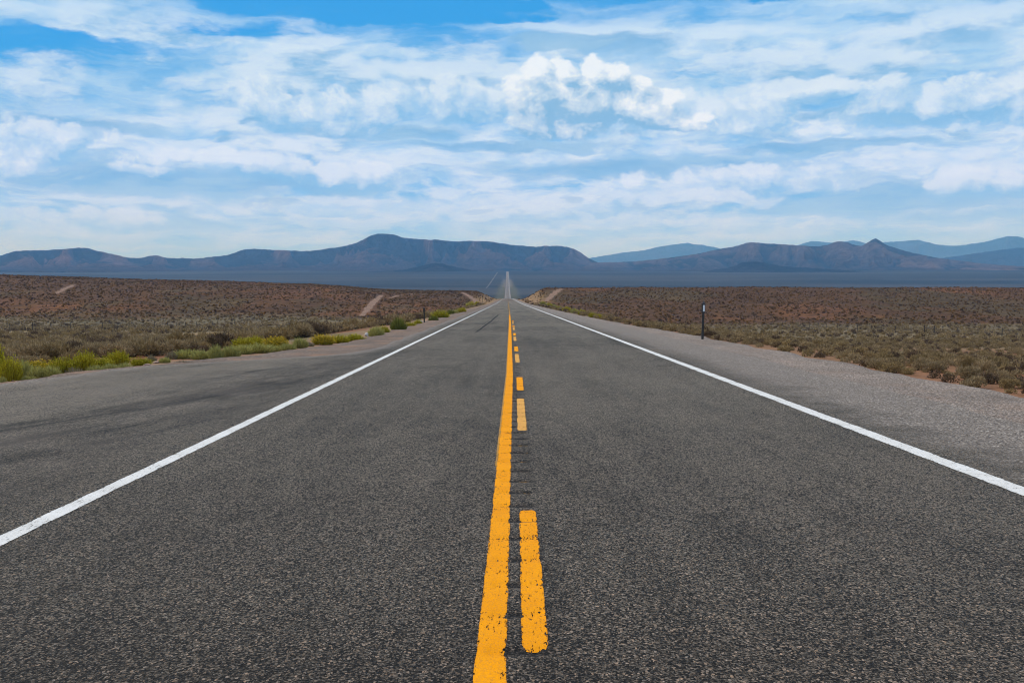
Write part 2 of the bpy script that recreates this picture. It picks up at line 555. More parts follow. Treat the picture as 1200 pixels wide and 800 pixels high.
def groove(X, Y):
    ph = (Y / PITCHG) % 1.0
    along = np.clip(1 - np.abs(ph - .5 - (vnoise(np.floor(Y / PITCHG) * 3.7, X * 0 + 3) - .5) * .12) / .13, 0, 1)
    c0 = cx(Y) + .115
    across = np.clip((.145 - np.abs(X - c0)) / .03, 0, 1)
    return along * across * np.where(Y < 48, 1, 0)


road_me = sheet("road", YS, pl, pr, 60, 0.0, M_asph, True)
# open the middle of the road for the milled strip: drop those faces and fill with a finer strip
SY = np.concatenate([np.arange(1.5, 48.01, .04)])
bm = bmesh.new(); bm.from_mesh(road_me)
bmesh.ops.bisect_plane(bm, geom=bm.verts[:] + bm.edges[:] + bm.faces[:], plane_co=(-.28, 0, 0), plane_no=(1, 0, 0))
bmesh.ops.bisect_plane(bm, geom=bm.verts[:] + bm.edges[:] + bm.faces[:], plane_co=(.52, 0, 0), plane_no=(1, 0, 0))
bmesh.ops.bisect_plane(bm, geom=bm.verts[:] + bm.edges[:] + bm.faces[:], plane_co=(0, 48, 0), plane_no=(0, 1, 0))
kill = [f for f in bm.faces if -.28 < f.calc_center_median().x < .52 and 1.5 < f.calc_center_median().y < 48]
bmesh.ops.delete(bm, geom=kill, context='FACES')
NX = 24
sx = np.linspace(-.28, .52, NX)
GXg, GYg = np.meshgrid(sx, SY)
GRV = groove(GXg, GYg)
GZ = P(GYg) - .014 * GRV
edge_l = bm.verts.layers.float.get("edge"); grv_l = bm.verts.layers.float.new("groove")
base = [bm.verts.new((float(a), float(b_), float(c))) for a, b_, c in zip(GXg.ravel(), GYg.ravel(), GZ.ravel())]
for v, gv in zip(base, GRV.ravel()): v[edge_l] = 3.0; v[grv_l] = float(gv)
for f in gridfaces(len(SY), NX):
    bm.faces.new([base[i] for i in f]).smooth = True
bm.to_mesh(road_me); bm.free()
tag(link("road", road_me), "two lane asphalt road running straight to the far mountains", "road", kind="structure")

LE = LEDGE(np.abs(YS)) + (fbm(YS / 2.1 + 3, YS * 0 + 4, 4) - .5) * 1.1
RE = REDGE(np.abs(YS)) + (fbm(YS / 2.4 + 13, YS * 0 + 4, 4) - .5) * .8
me = sheet("gravel_shoulder", YS, LE - .25, pl + .5, 8, -.006, M_gravL)
co = np.empty(len(me.vertices) * 3, np.float32); me.vertices.foreach_get("co", co); co = co.reshape(-1, 8, 3)
co[:, 0, 2] -= .16; co[:, 1, 2] -= .03
me.vertices.foreach_set("co", co.ravel())
tag(link("gravel_shoulder", me), "reddish gravel strip beside the pull-out and the green bushes", "gravel shoulder", kind="structure")
me = sheet("gravel_shoulder", YS, pr - .5, RE + .25, 8, -.006, M_gravR)
me.vertices.foreach_get("co", co.reshape(-1)); co = co.reshape(-1, 8, 3)
co[:, 7, 2] -= .18; co[:, 6, 2] -= .03
me.vertices.foreach_set("co", co.ravel())
tag(link("gravel_shoulder", me), "wide pale grey gravel strip beside the reflector post", "gravel shoulder", kind="structure")


def stripe(name, Y, c, w, mat, label, cat, n=5, zoff=.003, wob=.0022, taper=False):
    u = np.linspace(0, 1, n)[None, :]
    Yc = Y[:, None]
    cc = (np.asarray(c) * np.ones(len(Y)))[:, None]
    ww = np.full((len(Y), 1), w)
    jl = (fbm(Y * 3.1 + c_seed(), Y * 0 + 2, 3) - .5)[:, None] * wob * 2
    X = cc + (u - .5) * ww + jl
    Yg = np.repeat(Yc, n, 1)
    g = groove(X, Yg)
    lift = zoff + np.clip(Yg - 40, 0, 4000) * .00006
    Z = P(np.abs(Yg)) + lift - .014 * g
    if taper:
        k = (u - .5) ** 2 * 4
        Yg = Yg + k ** 3 * .05 * np.clip(1 - (Yc - Y[0]) / .6, 0, 1) - k ** 2 * .06 * np.clip(1 - (Y[-1] - Yc) / .6, 0, 1) + (fbm(u * 9 + Y[0], u * 0 + 1, 3) - .5) * .05
    me = mesh_np(name, np.stack([X, Yg, Z], -1).reshape(-1, 3), gridfaces(len(Y), n), mat, True)
    vfloat(me, "across", np.repeat(u, len(Y), 0).ravel())
    vfloat(me, "groove", g.ravel())
    return tag(link(name, me), label, cat, kind="structure")


_cs = [0]


def c_seed():
    _cs[0] += 7.7
    return _cs[0]


YL = np.concatenate([[-30, -10, 0], np.geomspace(1.5, 4040, 700)])
stripe("edge_line", YL, -3.185, .145, M_white, "white edge line between the lane and the pull-out", "road marking", 7)
stripe("edge_line", YL, 4.07, .20, M_white, "white edge line beside the wide pale gravel shoulder", "road marking", 7)
YN = np.concatenate([np.arange(1.5, 48, .04), np.arange(48, 92, .5)])
stripe("centre_line", YN, cx(YN) , .135, M_yel, "solid bright yellow centre line on the asphalt", "road marking", 9)
YO = np.arange(9, 48, .04)
stripe("centre_line", np.concatenate([YO, np.arange(48, 92, .5)]), cx(np.concatenate([YO, np.arange(48, 92, .5)])) - .066, .034, M_yelpatch,
       "faded orange trace along the solid yellow centre line", "road marking", 5, .0015)
YF = np.geomspace(92, 860, 120)
stripe("centre_line", YF, cx(YF), .11, M_yelpatch, "far worn pale stretch of the yellow centre line", "road marking", 3)
dash_words = ["closest bright yellow dash beside the solid line", "second bright yellow dash beyond the pale worn one", "third bright yellow dash along the centre",
              "fourth small yellow dash along the centre", "fifth tiny yellow dash far along the centre", "sixth tiny yellow dash near the paint's end"]
for i in range(6):
    y0 = 4.24 + 12.19 * i
    Yd = np.arange(y0, y0 + 2.87, .04)
    stripe("dashed_line", Yd, cx(Yd) + .19, .125, M_yel, dash_words[i], "road marking", 9, taper=True)
old_words = ["closest pale orange worn dash beyond the rumble cuts", "second pale orange worn dash along the centre", "third pale orange worn dash along the centre",
             "fourth pale orange worn dash far along the centre", "fifth pale orange worn dash far along the centre"]
for i in range(5):
    y0 = 11.4 + 12.19 * i
    Yd = np.arange(y0, y0 + 3.7, .04)
    stripe("dashed_line", Yd, cx(Yd) + .185, .115, M_yelold, old_words[i], "road marking", 9, taper=True)
Yd = np.arange(7.6, 11.4, .04)
stripe("dashed_line", Yd, cx(Yd) + .19, .12, M_yelcut, "rubbed out remains of an old yellow dash", "road marking", 7, .002)


def ribbon(name, pts, widths, mat, label, cat, zoff=.05, n=40, kind="structure"):
    pts = np.array(pts, float); s = np.linspace(0, len(pts) - 1, n)
    X = np.interp(s, np.arange(len(pts)), pts[:, 0]); Y = np.interp(s, np.arange(len(pts)), pts[:, 1])
    W = np.interp(s, np.arange(len(pts)), widths) * (1 + (rng.random(n) - .5) * .9)
    T = np.stack([np.gradient(X), np.gradient(Y)], -1); T /= np.linalg.norm(T, axis=1)[:, None]
    N = np.stack([T[:, 1], -T[:, 0]], -1)
    u = np.linspace(-.5, .5, 5)
    VX_ = X[:, None] + N[:, 0:1] * W[:, None] * u[None]; VY_ = Y[:, None] + N[:, 1:2] * W[:, None] * u[None]
    Zz = zterr(VX_, VY_) + zoff
    me = mesh_np(name, np.stack([VX_, VY_, Zz], -1).reshape(-1, 3), gridfaces(n, 5)[:, ::-1], mat, True)
    me.flip_normals() if me.polygons[0].normal.z < 0 else None
    return tag(link(name, me), label, cat, kind=kind), (X, Y, W)


def gpts(pl_):
    return [at(a, b)[:2] for a, b in pl_]


TRACKS = []
for pxs, ws, lab in (
    ([(424, 370.5), (431, 362), (439, 353), (447, 346)], [1.5, 2.6, 2.4, 2.2], "pale dirt track cut up the brown hill beyond the bushes"),
    ([(541, 342.6), (548, 346), (556, 351.5), (563, 355.5)], [1.6, 2.4, 2.2, 1.4], "pale dirt bank running down to the road past the hill"),
    ([(658, 338.6), (652, 342), (645, 348), (640, 353)], [2.2, 3.0, 3.0, 1.6], "pinkish dirt bank at the end of the hill above the gravel"),
    ([(66, 344), (74, 339.5), (86, 334)], [1.6, 2.6, 2.0], "faint dirt track high on the brown hill below the ridge"),
    ([(456, 349.5), (466, 346.5), (492, 344)], [.9, 1.4, 1.2], "thin faint track curving over the low hill"),
):
    o, tr = ribbon("dirt_track", gpts(pxs), ws, M_track, lab, "dirt track")
    TRACKS.append(tr)
M_track2 = plain("far_track_dirt", (.075, .068, .060), .95, 0, .2, .01)
ribbon("dirt_track", [(-46, 2150), (-44, 2600), (-40, 3300), (-37, 3750)], [3, 4, 4, 4], M_track2, "thin straight track climbing the plain beside the far road", "dirt track", .9)
ribbon("dirt_track", [(14, 4150), (160, 4900), (500, 5900)], [18, 26, 34], M_track2, "pale line crossing the plain from the far road's end", "dirt track", 3.5)

# tar seams and skid marks lying on the pavement
M_tar = plain("tar", (.016, .015, .015), .95, 0, .3, 8)
M_tar.node_tree.nodes["Principled BSDF"].inputs["Specular IOR Level"].default_value = .1
for pts, w, lab, nm in (
    ([(-1.42, 44), (-1.1, 66), (-.85, 92)], [.06, .08, .10], "dark tar seam in the lane beside the yellow line", "tar_seam"),
    ([(3.35, 22.4), (3.72, 22.5)], [.02, .04], "tiny dark scar in the lane near the edge line", "road_scar"),
):
    n = 60
    s = np.linspace(0, len(pts) - 1, n); pa = np.array(pts)
    X = np.interp(s, np.arange(len(pts)), pa[:, 0]) + (fbm(s * 9, s * 0 + len(lab), 3) - .5) * .05
    Y = np.interp(s, np.arange(len(pts)), pa[:, 1]) + (fbm(s * 9, s * 0 + 3.3, 3) - .5) * .12
    W = np.interp(s, np.arange(len(pts)), w) * (.5 + rng.random(n))
    T = np.stack([np.gradient(X), np.gradient(Y)], -1); T /= np.linalg.norm(T, axis=1)[:, None]
    N = np.stack([T[:, 1], -T[:, 0]], -1)
    Vv = np.stack([np.stack([X + N[:, 0] * W * k, Y + N[:, 1] * W * k * 2, P(Y) + .004], -1) for k in (-.5, .5)], 1).reshape(-1, 3)
    me = mesh_np(nm, Vv, gridfaces(n, 2), M_tar)
    tag(link(nm, me), lab, "road mark", kind="structure")

# ------------------------------------------------------------------ mountains
def tan_el(px, py):
    d = ray(px, py)
    return math.atan2(d[0], d[1]), d[2] / math.hypot(d[0], d[1])


def mrange(name, prof, r0, rc, r1, mat, label, cat, seed=0, gul=1.0, cliff=.0, fade=0, nrow=110, daz=.05, base=None, spur=.035):
    pa = np.array([tan_el(a, b) for a, b in prof])
    o = np.argsort(pa[:, 0]); pa = pa[o]
    az_ = np.arange(pa[0, 0], pa[-1, 0], R(daz))
    E = pchip(pa[:, 0], pa[:, 1])(az_)
    E = E + (fbm(az_ * 420 + seed, az_ * 0 + seed, 4) - .5) * .0011
    t = np.concatenate([np.linspace(0, 1, nrow), np.linspace(1, 1.7, nrow // 3)[1:]])
    rows = np.where(t <= 1, r0 + (rc - r0) * t, rc + (r1 - rc) * (t - 1) / .7)
    AZ, Tm = np.meshgrid(az_, t); Rw = rows[:, None] * (1 + 0 * AZ)
    wob = (fbm(az_ * 9 + seed, az_ * 0 + 1.5 + seed, 3) - .5) * .12 * (rc - r0)
    Rw = Rw + wob[None, :]
    X = Rw * np.sin(AZ); Y = Rw * np.cos(AZ)
    sp = ridged(AZ * 34 + seed + (fbm(AZ * 20, Tm * 3 + seed, 3) - .5) * 1.6, Tm * 1.1 + seed, 5, .55)
    te = np.clip(Tm + (sp - .55) * .80 * gul * np.sin(np.clip(Tm, 0, 1) * math.pi) ** .8, 0, 2)
    apron = .30 * np.clip(te, 0, 1) ** 1.25
    steep = (1 - .30) * sstep(.30 - .0, 1.0, te) ** 1.1
    if cliff: steep = steep * (1 - cliff) + cliff * .7 * sstep(.80, .93, te)
    s = apron + steep
    s = np.where(Tm > 1, 1 - .9 * sstep(1.0, 1.7, Tm), s)
    s = s * (1 + (fbm(X / 420. + seed, Y / 420., 5) - .5) * .22 * (Tm > .05))
    ground = P(np.abs(Y)) if base is None else np.full_like(Y, base)
    hc = np.maximum(E * rc + H - P(rc) if base is None else E * rc + H - base, 2)
    Z = ground + s * hc[None, :]
    for _ in range(3):                                 # bring the skyline to the profile seen from the road
        el = (Z - H) / Rw
        mxe = el.max(0)
        hs = (Z - ground)
        k = np.where(mxe > 0, np.clip((E * Rw[el.argmax(0), np.arange(len(az_))] + H - ground[el.argmax(0), np.arange(len(az_))]) /
                                      np.maximum(hs[el.argmax(0), np.arange(len(az_))], 1e-3), .05, 3), 1)
        Z = ground + hs * k[None, :]
    Z[0] -= 6; Z[-1] = ground[-1] - 6
    Z = np.maximum(Z, -8)
    me = mesh_np(name, np.stack([X, Y, Z], -1).reshape(-1, 3), gridfaces(len(t), len(az_))[:, ::-1], mat, True)
    if me.polygons[len(me.polygons) // 2].normal.z < 0: me.flip_normals()
    vfloat(me, "rise", np.clip((Z - ground) / np.maximum(hc[None, :], 1), 0, 1).ravel())
    vfloat(me, "gully", sp.ravel())
    return tag(link(name, me), label, cat, kind="structure")


M_rangeL = mat_rock_range("mountain_slope", (.088, .066, .064), (.175, .108, .090), (.010, .018, .022), .07, (.25, .15, .135))  # rock and pink patches carry sunlight in their brightened colour
M_rangeR = mat_rock_range("bare_mountain_slope", (.088, .068, .064), (.165, .112, .094), (.014, .021, .024), .03, (.23, .16, .138))
M_hilldark = mat_rock_range("dark_hill_slope", (.055, .050, .050), (.050, .043, .042), (.026, .030, .030), .02)
M_far = mat_rock_range("far_mountain_slope", (.09, .10, .10), (.10, .10, .10), (.05, .065, .065), .02)

LPROF = [(-260, 322), (-160, 312), (-80, 305), (-40, 303), (0, 299.6), (10, 296.5), (20, 294), (50, 293.4), (72, 292), (95, 290.4), (104, 291.2), (112, 293.4), (133, 298), (157, 302.2), (167, 301.7), (176, 299.6), (184, 299.2), (190, 301),
         (205, 302.6), (217, 302.4), (227, 303), (250, 300.7), (267, 298.6), (276, 295.5), (283, 293.2), (295, 291.6), (320, 292.7), (340, 293.6), (357, 294.2), (372, 293), (380, 291.8), (400, 289), (410, 287),
         (417, 284.5), (424, 281.6), (430, 278.2), (436, 275.6), (441, 274.2), (450, 273.8), (459, 274.6), (466, 276.4), (473, 278.6), (493, 280.2), (510, 281), (523, 282), (533, 283), (548, 282.4), (563, 282.6), (573, 282.9), (583, 284.4), (603, 287.2), (620, 288.6), (627, 289.2), (640, 288.2), (652, 288.2), (663, 289), (672, 291.5), (679, 294.8), (685, 299),
         (692, 303.5), (700, 307), (712, 309.5), (730, 312), (760, 316)]
RPROF = [(640, 314), (670, 310.5), (700, 307.6), (720, 307), (742, 306.4), (762, 304.6), (783, 302), (805, 299.2), (825, 295.8), (842, 292), (858, 289.4), (870, 286.2), (879, 284), (888, 284.4), (896, 285.4), (910, 285.8), (925, 286.8), (940, 287.8), (958, 288.8),
         (966, 287.6), (971, 286.6), (978, 284), (984, 282.8), (989, 283.4), (996, 285), (1003, 287.4), (1009, 288.2), (1013, 286.4), (1017, 284), (1021, 281.4), (1026, 279.6), (1030, 281.2), (1034, 284), (1040, 287.4), (1046, 289.6), (1062, 294.4), (1078, 298), (1092, 300.8), (1110, 303.6), (1130, 306), (1160, 309.5), (1200, 312), (1300, 316)]
BPROF = [(1040, 312), (1070, 307), (1088, 304.6), (1100, 303), (1112, 301), (1125, 299.8), (1138, 297.6), (1150, 296), (1162, 294), (1175, 292.4), (1188, 291), (1200, 290.2), (1230, 289), (1280, 292), (1340, 300), (1400, 310)]
F1 = [(660, 309), (680, 304.5), (700, 300.8), (715, 298.4), (725, 296.6), (740, 294.8), (754, 293.4), (768, 290), (783, 287.4), (795, 285.8), (804, 284.8), (815, 286.2), (829, 288), (845, 291.6), (870, 296), (900, 303), (920, 308)]
F2 = [(880, 304), (905, 295), (925, 289), (938, 286.4), (946, 283.6), (954, 282.4), (963, 283.2), (971, 284.4), (980, 283.9), (988, 283.2), (994, 282.2), (1000, 281.6), (1008, 283), (1017, 285), (1030, 284.4), (1041, 283.4), (1052, 282.8), (1062, 282), (1075, 281.2), (1085, 283.4), (1096, 286),
      (1107, 287.4), (1117, 288), (1130, 287), (1142, 285.2), (1158, 282.6), (1168, 280), (1176, 277.8), (1184, 276.4), (1192, 277), (1200, 278.6), (1230, 281), (1280, 284), (1340, 290), (1400, 300)]
mrange("mountain_range", LPROF, 4500, 6500, 8300, M_rangeL, "long dark flat-topped mountain range behind the road", "mountains", 3.1, 1.0, .35)
mrange("mountain_range", RPROF, 4600, 6300, 8000, M_rangeR, "brown mountains with a small pointed peak beyond the plain", "mountains", 8.4, .9, .1)
mrange("mountain_range", BPROF, 7600, 9200, 10800, M_hilldark, "dark blue sloping ridge behind the brown peak's foot", "mountains", 5.7, .6, 0, nrow=40)
mrange("mountain_range", F1, 11500, 13300, 15000, M_far, "pale blue far mountain between the two darker ranges", "mountains", 1.2, .5, 0, nrow=36)
mrange("mountain_range", F2, 12200, 14000, 15800, M_far, "pale blue far ridge showing behind the pointed peak", "mountains", 2.8, .5, 0, nrow=36)
mrange("hill", [(432, 320.5), (455, 318), (478, 315), (492, 312), (502, 309.6), (510, 308.4), (518, 309), (528, 311.6), (545, 315), (560, 317.4), (582, 319)], 4050, 4350, 4700, M_hilldark, "low dark cone-shaped hill before the long range", "hill", 6.0, .3, 0, nrow=30, daz=.03)
mrange("hill", [(825, 318), (845, 315), (862, 311.5), (868, 308), (872, 307), (882, 306.8), (893, 307.2), (899, 308.6), (908, 310.4), (925, 312.4), (950, 314), (980, 316), (1010, 318)], 4150, 4400, 4700, M_hilldark, "small dark mesa at the foot of the brown mountains", "hill", 7.0, .3, .2, nrow=30, daz=.03)

# ------------------------------------------------------------------ plants
def blades(pts, dirs, L, W, rg):
    """one tapered leaf face per point: a kinked pair of triangles"""
    n = len(pts)
    rnd = rg.normal(size=(n, 3))
    side = np.cross(dirs, rnd); side /= np.linalg.norm(side, axis=1)[:, None] + 1e-9
    L = L[:, None]; W = W[:, None]
    a = pts - side * W * .5; b_ = pts + side * W * .5
    tip = pts + dirs * L
    V_ = np.stack([a, b_, tip], 1).reshape(-1, 3)
    F_ = np.arange(n * 3).reshape(-1, 3)
    return V_, F_


def dome(n, rg, flat=.7, low=-.1):
    ph = rg.random(n) * 2 * math.pi
    z = low + (1 - low) * rg.random(n)
    r = np.sqrt(np.clip(1 - z * z, 0, 1))
    return np.stack([r * np.cos(ph), r * np.sin(ph), z * flat], -1)


def sage_shape(n, seed, leaf=.2, wide=.075, clumps=7, wood=0):
    """leafy tufts of a sagebrush about one metre across, uneven, open at the foot"""
    rg = np.random.default_rng(seed)
    cs = np.concatenate([[[0, 0, .22]], np.stack([np.cos(a := rg.random(clumps) * 6.28) * (q := .17 + .2 * rg.random(clumps)), np.sin(a) * q, .10 + .24 * rg.random(clumps)], -1)])
    cr = np.concatenate([[.30], .15 + .13 * rg.random(clumps)])
    k = rg.choice(len(cs), n, p=cr ** 2 / (cr ** 2).sum())
    d = dome(n, rg, 1.0, -.35)
    p = cs[k] + d * cr[k][:, None] * (.72 + .34 * rg.random(n))[:, None]
    p[:, 2] = np.maximum(p[:, 2], .10)
    dr = d + np.array([0, 0, .55]) + rg.normal(size=(n, 3)) * .38
    dr /= np.linalg.norm(dr, axis=1)[:, None]
    L = leaf * (.55 + .75 * rg.random(n)); W = wide * (.6 + .8 * rg.random(n))
    V1, F1_ = blades(p - dr * L[:, None] * .4, dr, L, W, rg)
    if not wood: return V1, F1_
    ph = rg.random(wood) * 6.283
    q = np.stack([np.cos(ph) * .06, np.sin(ph) * .06, 0 * ph - .04], -1) + rg.normal(size=(wood, 3)) * np.array([.07, .07, 0])
    dw = np.stack([np.cos(ph) * .75, np.sin(ph) * .75, .55 + .5 * rg.random(wood)], -1) + rg.normal(size=(wood, 3)) * .2
    dw /= np.linalg.norm(dw, axis=1)[:, None]
    V2, F2_ = blades(q, dw, .30 + .16 * rg.random(wood), np.full(wood, .20 / math.sqrt(wood) * .8), rg)
    return np.concatenate([V1, V2]), np.concatenate([F1_, F2_ + len(V1)]), np.concatenate([np.zeros(len(V1), bool), np.ones(len(V2), bool)])


def broom_shape(n, seed, thick=.022):
    """upright whippy stems of a rabbitbrush about one metre across"""
    rg = np.random.default_rng(seed)
    ph = rg.random(n) * 6.283; rad = np.sqrt(rg.random(n)) * .30
    lean = (rad / .30) * (.28 + .30 * rg.random(n))
    hgt = (.86 - .55 * (rad / .30) ** 2) * (.64 + .42 * rg.random(n))
    t0 = .15 + .62 * rg.random(n)
    d = np.stack([np.cos(ph) * lean, np.sin(ph) * lean, np.ones(n)], -1) + rg.normal(size=(n, 3)) * .12
    d /= np.linalg.norm(d, axis=1)[:, None]
    p = np.stack([np.cos(ph) * rad, np.sin(ph) * rad, 0 * ph], -1) + d * (hgt * t0)[:, None]
    L = hgt * (1 - t0) + .03; W = thick * (.7 + .8 * rg.random(n))
    V1, F1_ = blades(p, d, L, W, rg)
    tips = p + d * L[:, None]
    return V1, F1_, tips, d


def stems_mesh(name, n, seed, spread, height, rad, mat):
    rg = np.random.default_rng(seed)
    Vs, Fs = [], []
    off = 0
    for i in range(n):
        a = rg.random() * 6.28; q = spread * (.3 + .7 * rg.random())
        p0 = np.array([math.cos(a) * .05, math.sin(a) * .05, -.06])
        p2 = np.array([math.cos(a) * q, math.sin(a) * q, height * (.7 + .4 * rg.random())])
        p1 = (p0 + p2) / 2 + np.array([math.cos(a) * .05, math.sin(a) * .05, -.03]) + rg.normal(size=3) * .02
        for j, (p, r_) in enumerate(((p0, rad), (p1, rad * .7), (p2, rad * .3))):
            for k in range(4):
                b_ = k * math.pi / 2
                Vs.append(p + np.array([math.cos(b_) * r_, math.sin(b_) * r_, 0]))
        for j in range(2):
            for k in range(4):
                Fs.append([off + j * 4 + k, off + j * 4 + (k + 1) % 4, off + j * 4 + 4 + (k + 1) % 4, off + j * 4 + 4 + k])
        off += 12
    return mesh_np(name, Vs, Fs, mat)


M_sage_many = mat_leaf("sagebrush_leaves", "tint", var=.38)
SAGE_COL = {'grey': ((.325, .232, .122), (.245, .175, .090)), 'olive': ((.30, .205, .092), (.215, .148, .066)), 'dark': ((.100, .064, .038), (.145, .094, .055))}
M_sage = {k: mat_leaf(k + "_sagebrush_leaves", None, a, .38, b_) for k, (a, b_) in SAGE_COL.items()}
M_wood = plain("shrub_wood", (.050, .038, .029), .9, 0, .3, 20)
M_rab = {'y': mat_leaf("yellow_green_leaves", None, (.34, .275, .016), .32, (.26, .23, .015)),
         'g': mat_leaf("pale_green_leaves", None, (.38, .345, .10), .3, (.31, .29, .09)),
         'd': mat_leaf("dry_twigs_leaves", None, (.235, .19, .125), .35, (.19, .165, .10)),
         'o': mat_leaf("ochre_green_leaves", None, (.33, .26, .022), .3, (.28, .24, .02)),
         'k': mat_leaf("deep_green_leaves", None, (.125, .135, .022), .35, (.16, .165, .03))}
M_flower = {'y': mat_leaf("yellow_flower_heads", None, (.46, .40, .02), .25, (.38, .35, .02)), 'o': mat_leaf("golden_flower_heads", None, (.55, .37, .02), .25)}

# --- where sagebrush grows
def inside_track(X, Y):
    bad = np.zeros(len(X), bool)
    for tx, ty, tw in TRACKS:
        for a, b_, w in zip(tx, ty, tw):
            bad |= np.hypot(X - a, (Y - b_) * .45) < w * .5 + .9
    return bad


def scatter(n, y0, y1, power=1.0):
    Y = (y0 ** power + (y1 ** power - y0 ** power) * rng.random(n)) ** (1 / power)
    X = (rng.random(n) * 2 - 1) * (.70 * Y + 12)
    return X, Y


XS, YSs = [], []
for n, y0, y1 in ((6600, 14, 60), (8200, 60, 130), (8600, 130, 260), (42000, 260, 660)):
    a, b_ = scatter(n, y0, y1, 2.0); XS.append(a); YSs.append(b_)
nb = sum(map(len, XS))
a, b_ = scatter(5200, 14, 80, 2.0); XS.append(np.abs(a)); YSs.append(b_)      # low seedlings beyond the pale gravel
X = np.concatenate(XS); Y = np.concatenate(YSs); seedling = np.arange(len(X)) >= nb
ed = np.where(X < 0, -X + LEDGE(Y), X - REDGE(Y))
keep = (ed > np.where(X < 0, np.where(Y < 60, 3.6, 1.6), .30)) & ~inside_track(X, Y)
keep &= rng.random(len(X)) < np.where(fbm(X / 14. + 9, Y / 14., 3) > .40, 1, .45)
keep &= ~((X < 0) & (Y > 105) & (Y < 150) & (fbm(X / 9., Y / 9., 4) > .52))
near_road_far = (ed < 9) & (Y > 300)
keep &= ~(near_road_far & (rng.random(len(X)) < .75))
X, Y, ed, seedling = X[keep], Y[keep], ed[keep], seedling[keep]
n = len(X)
hillm = np.where(X < 0, Y > 305, Y > 255)
S = (.45 + .60 * rng.random(n) ** 1.3) * np.where(X < 0, 1.0, .92)
S = np.where((X < 0) & (Y > 36) & (Y < 100), S * 1.25, S)
S = np.where((X > 0) & (Y < 90), S * (.60 + .14 * sstep(25, 60, Y)), S)
S = np.where(Y > 130, S * 1.12, S)
S = np.where(seedling, .20 + .24 * rng.random(n), S)
Z = zterr(X, Y)
T = rng.random(n)
pr_dark = np.where(hillm, .42, .22)
kind = np.where(T < pr_dark, 'dark', np.where(T < pr_dark + (1 - pr_dark) * .52, 'grey', 'olive'))
size_px = S / Y
infov = np.abs(VX + FPX * X / Y - 600) < 610
order = np.argsort(-np.where(infov & (Y > 14), size_px, 0))
single = order[:292]
rest = np.setdiff1d(np.arange(n), single)

# the sagebrush too far and too many to stand alone
LOD = {'mid': [sage_shape(230, 40 + i, .13, .075, 7, 34) for i in range(5)], 'far': [sage_shape(46, 60 + i, .30, .17, 5, 10) for i in range(6)]}
Vs, Fs, Cs = [], [], []
off = 0
rot = rng.random(n) * 6.283
asp = .8 + .45 * rng.random(n)
for i in rest:
    lod = 'mid' if Y[i] < 125 else 'far'
    v, f, wd_ = LOD[lod][i % len(LOD[lod])]
    c, s = math.cos(rot[i]), math.sin(rot[i])
    w = np.empty_like(v)
    w[:, 0] = (v[:, 0] * c - v[:, 1] * s) * S[i] + X[i]
    w[:, 1] = (v[:, 0] * s + v[:, 1] * c) * S[i] + Y[i]
    w[:, 2] = v[:, 2] * S[i] * asp[i] + Z[i] - .03
    a, b_ = SAGE_COL[kind[i]]
    k = rng.random()
    cc = np.array(a) * k + np.array(b_) * (1 - k)
    if hillm[i] and rng.random() < .42: cc = np.array([.17, .105, .050]) * (.7 + .6 * rng.random())
    elif hillm[i]: cc = cc * np.array([.66, .49, .28]) * (.60 + .9 * rng.random())
    Vs.append(w); Fs.append(f + off); off += len(v)
    cv = np.tile(cc, (len(v), 1)); cv[wd_] = (.045, .033, .025)
    Cs.append(cv)
me = mesh_np("sagebrush_scrub", np.concatenate(Vs), np.concatenate(Fs), M_sage_many)
vcol(me, "tint", np.concatenate(Cs))
tag(link("sagebrush_scrub", me), "far sagebrush scrub covering the brown desert and hills", "scrub", kind="stuff")
del Vs, Fs, Cs

# the sagebrush that shows largest, one by one
fol = {k: [mesh_np("foliage", *sage_shape(1100, 100 + 10 * j + i, .105, .038, 9), M_sage[k]) for i in range(4)] for j, k in enumerate(SAGE_COL)}
stm = [stems_mesh("stems", 26, 300 + i, .36, .30, .017, M_wood) for i in range(3)]
look = {'grey': "rounded grey-green sagebrush", 'olive': "rounded olive sagebrush", 'dark': "dark dry-looking sagebrush"}
for q, i in enumerate(single):
    k = str(kind[i])
    o = bpy.data.objects.new("sagebrush", None); col.objects.link(o)
    o.empty_display_size = .1
    o.location = (X[i], Y[i], Z[i] - .03); o.rotation_euler = (0, 0, rot[i]); o.scale = (S[i], S[i], S[i] * asp[i])
    if X[i] > 0:
        where = "in red soil beyond the pale gravel strip"; grp = k + " sagebrush beyond the pale gravel"
    else:
        where = "in the thick belt behind the yellow-green bushes"; grp = k + " sagebrush behind the yellow-green bushes"
    tag(o, look[k] + " " + where, "shrub", grp)
    f = link("foliage", fol[k][q % 4], o)
    s_ = link("stems", stm[q % 3], o)

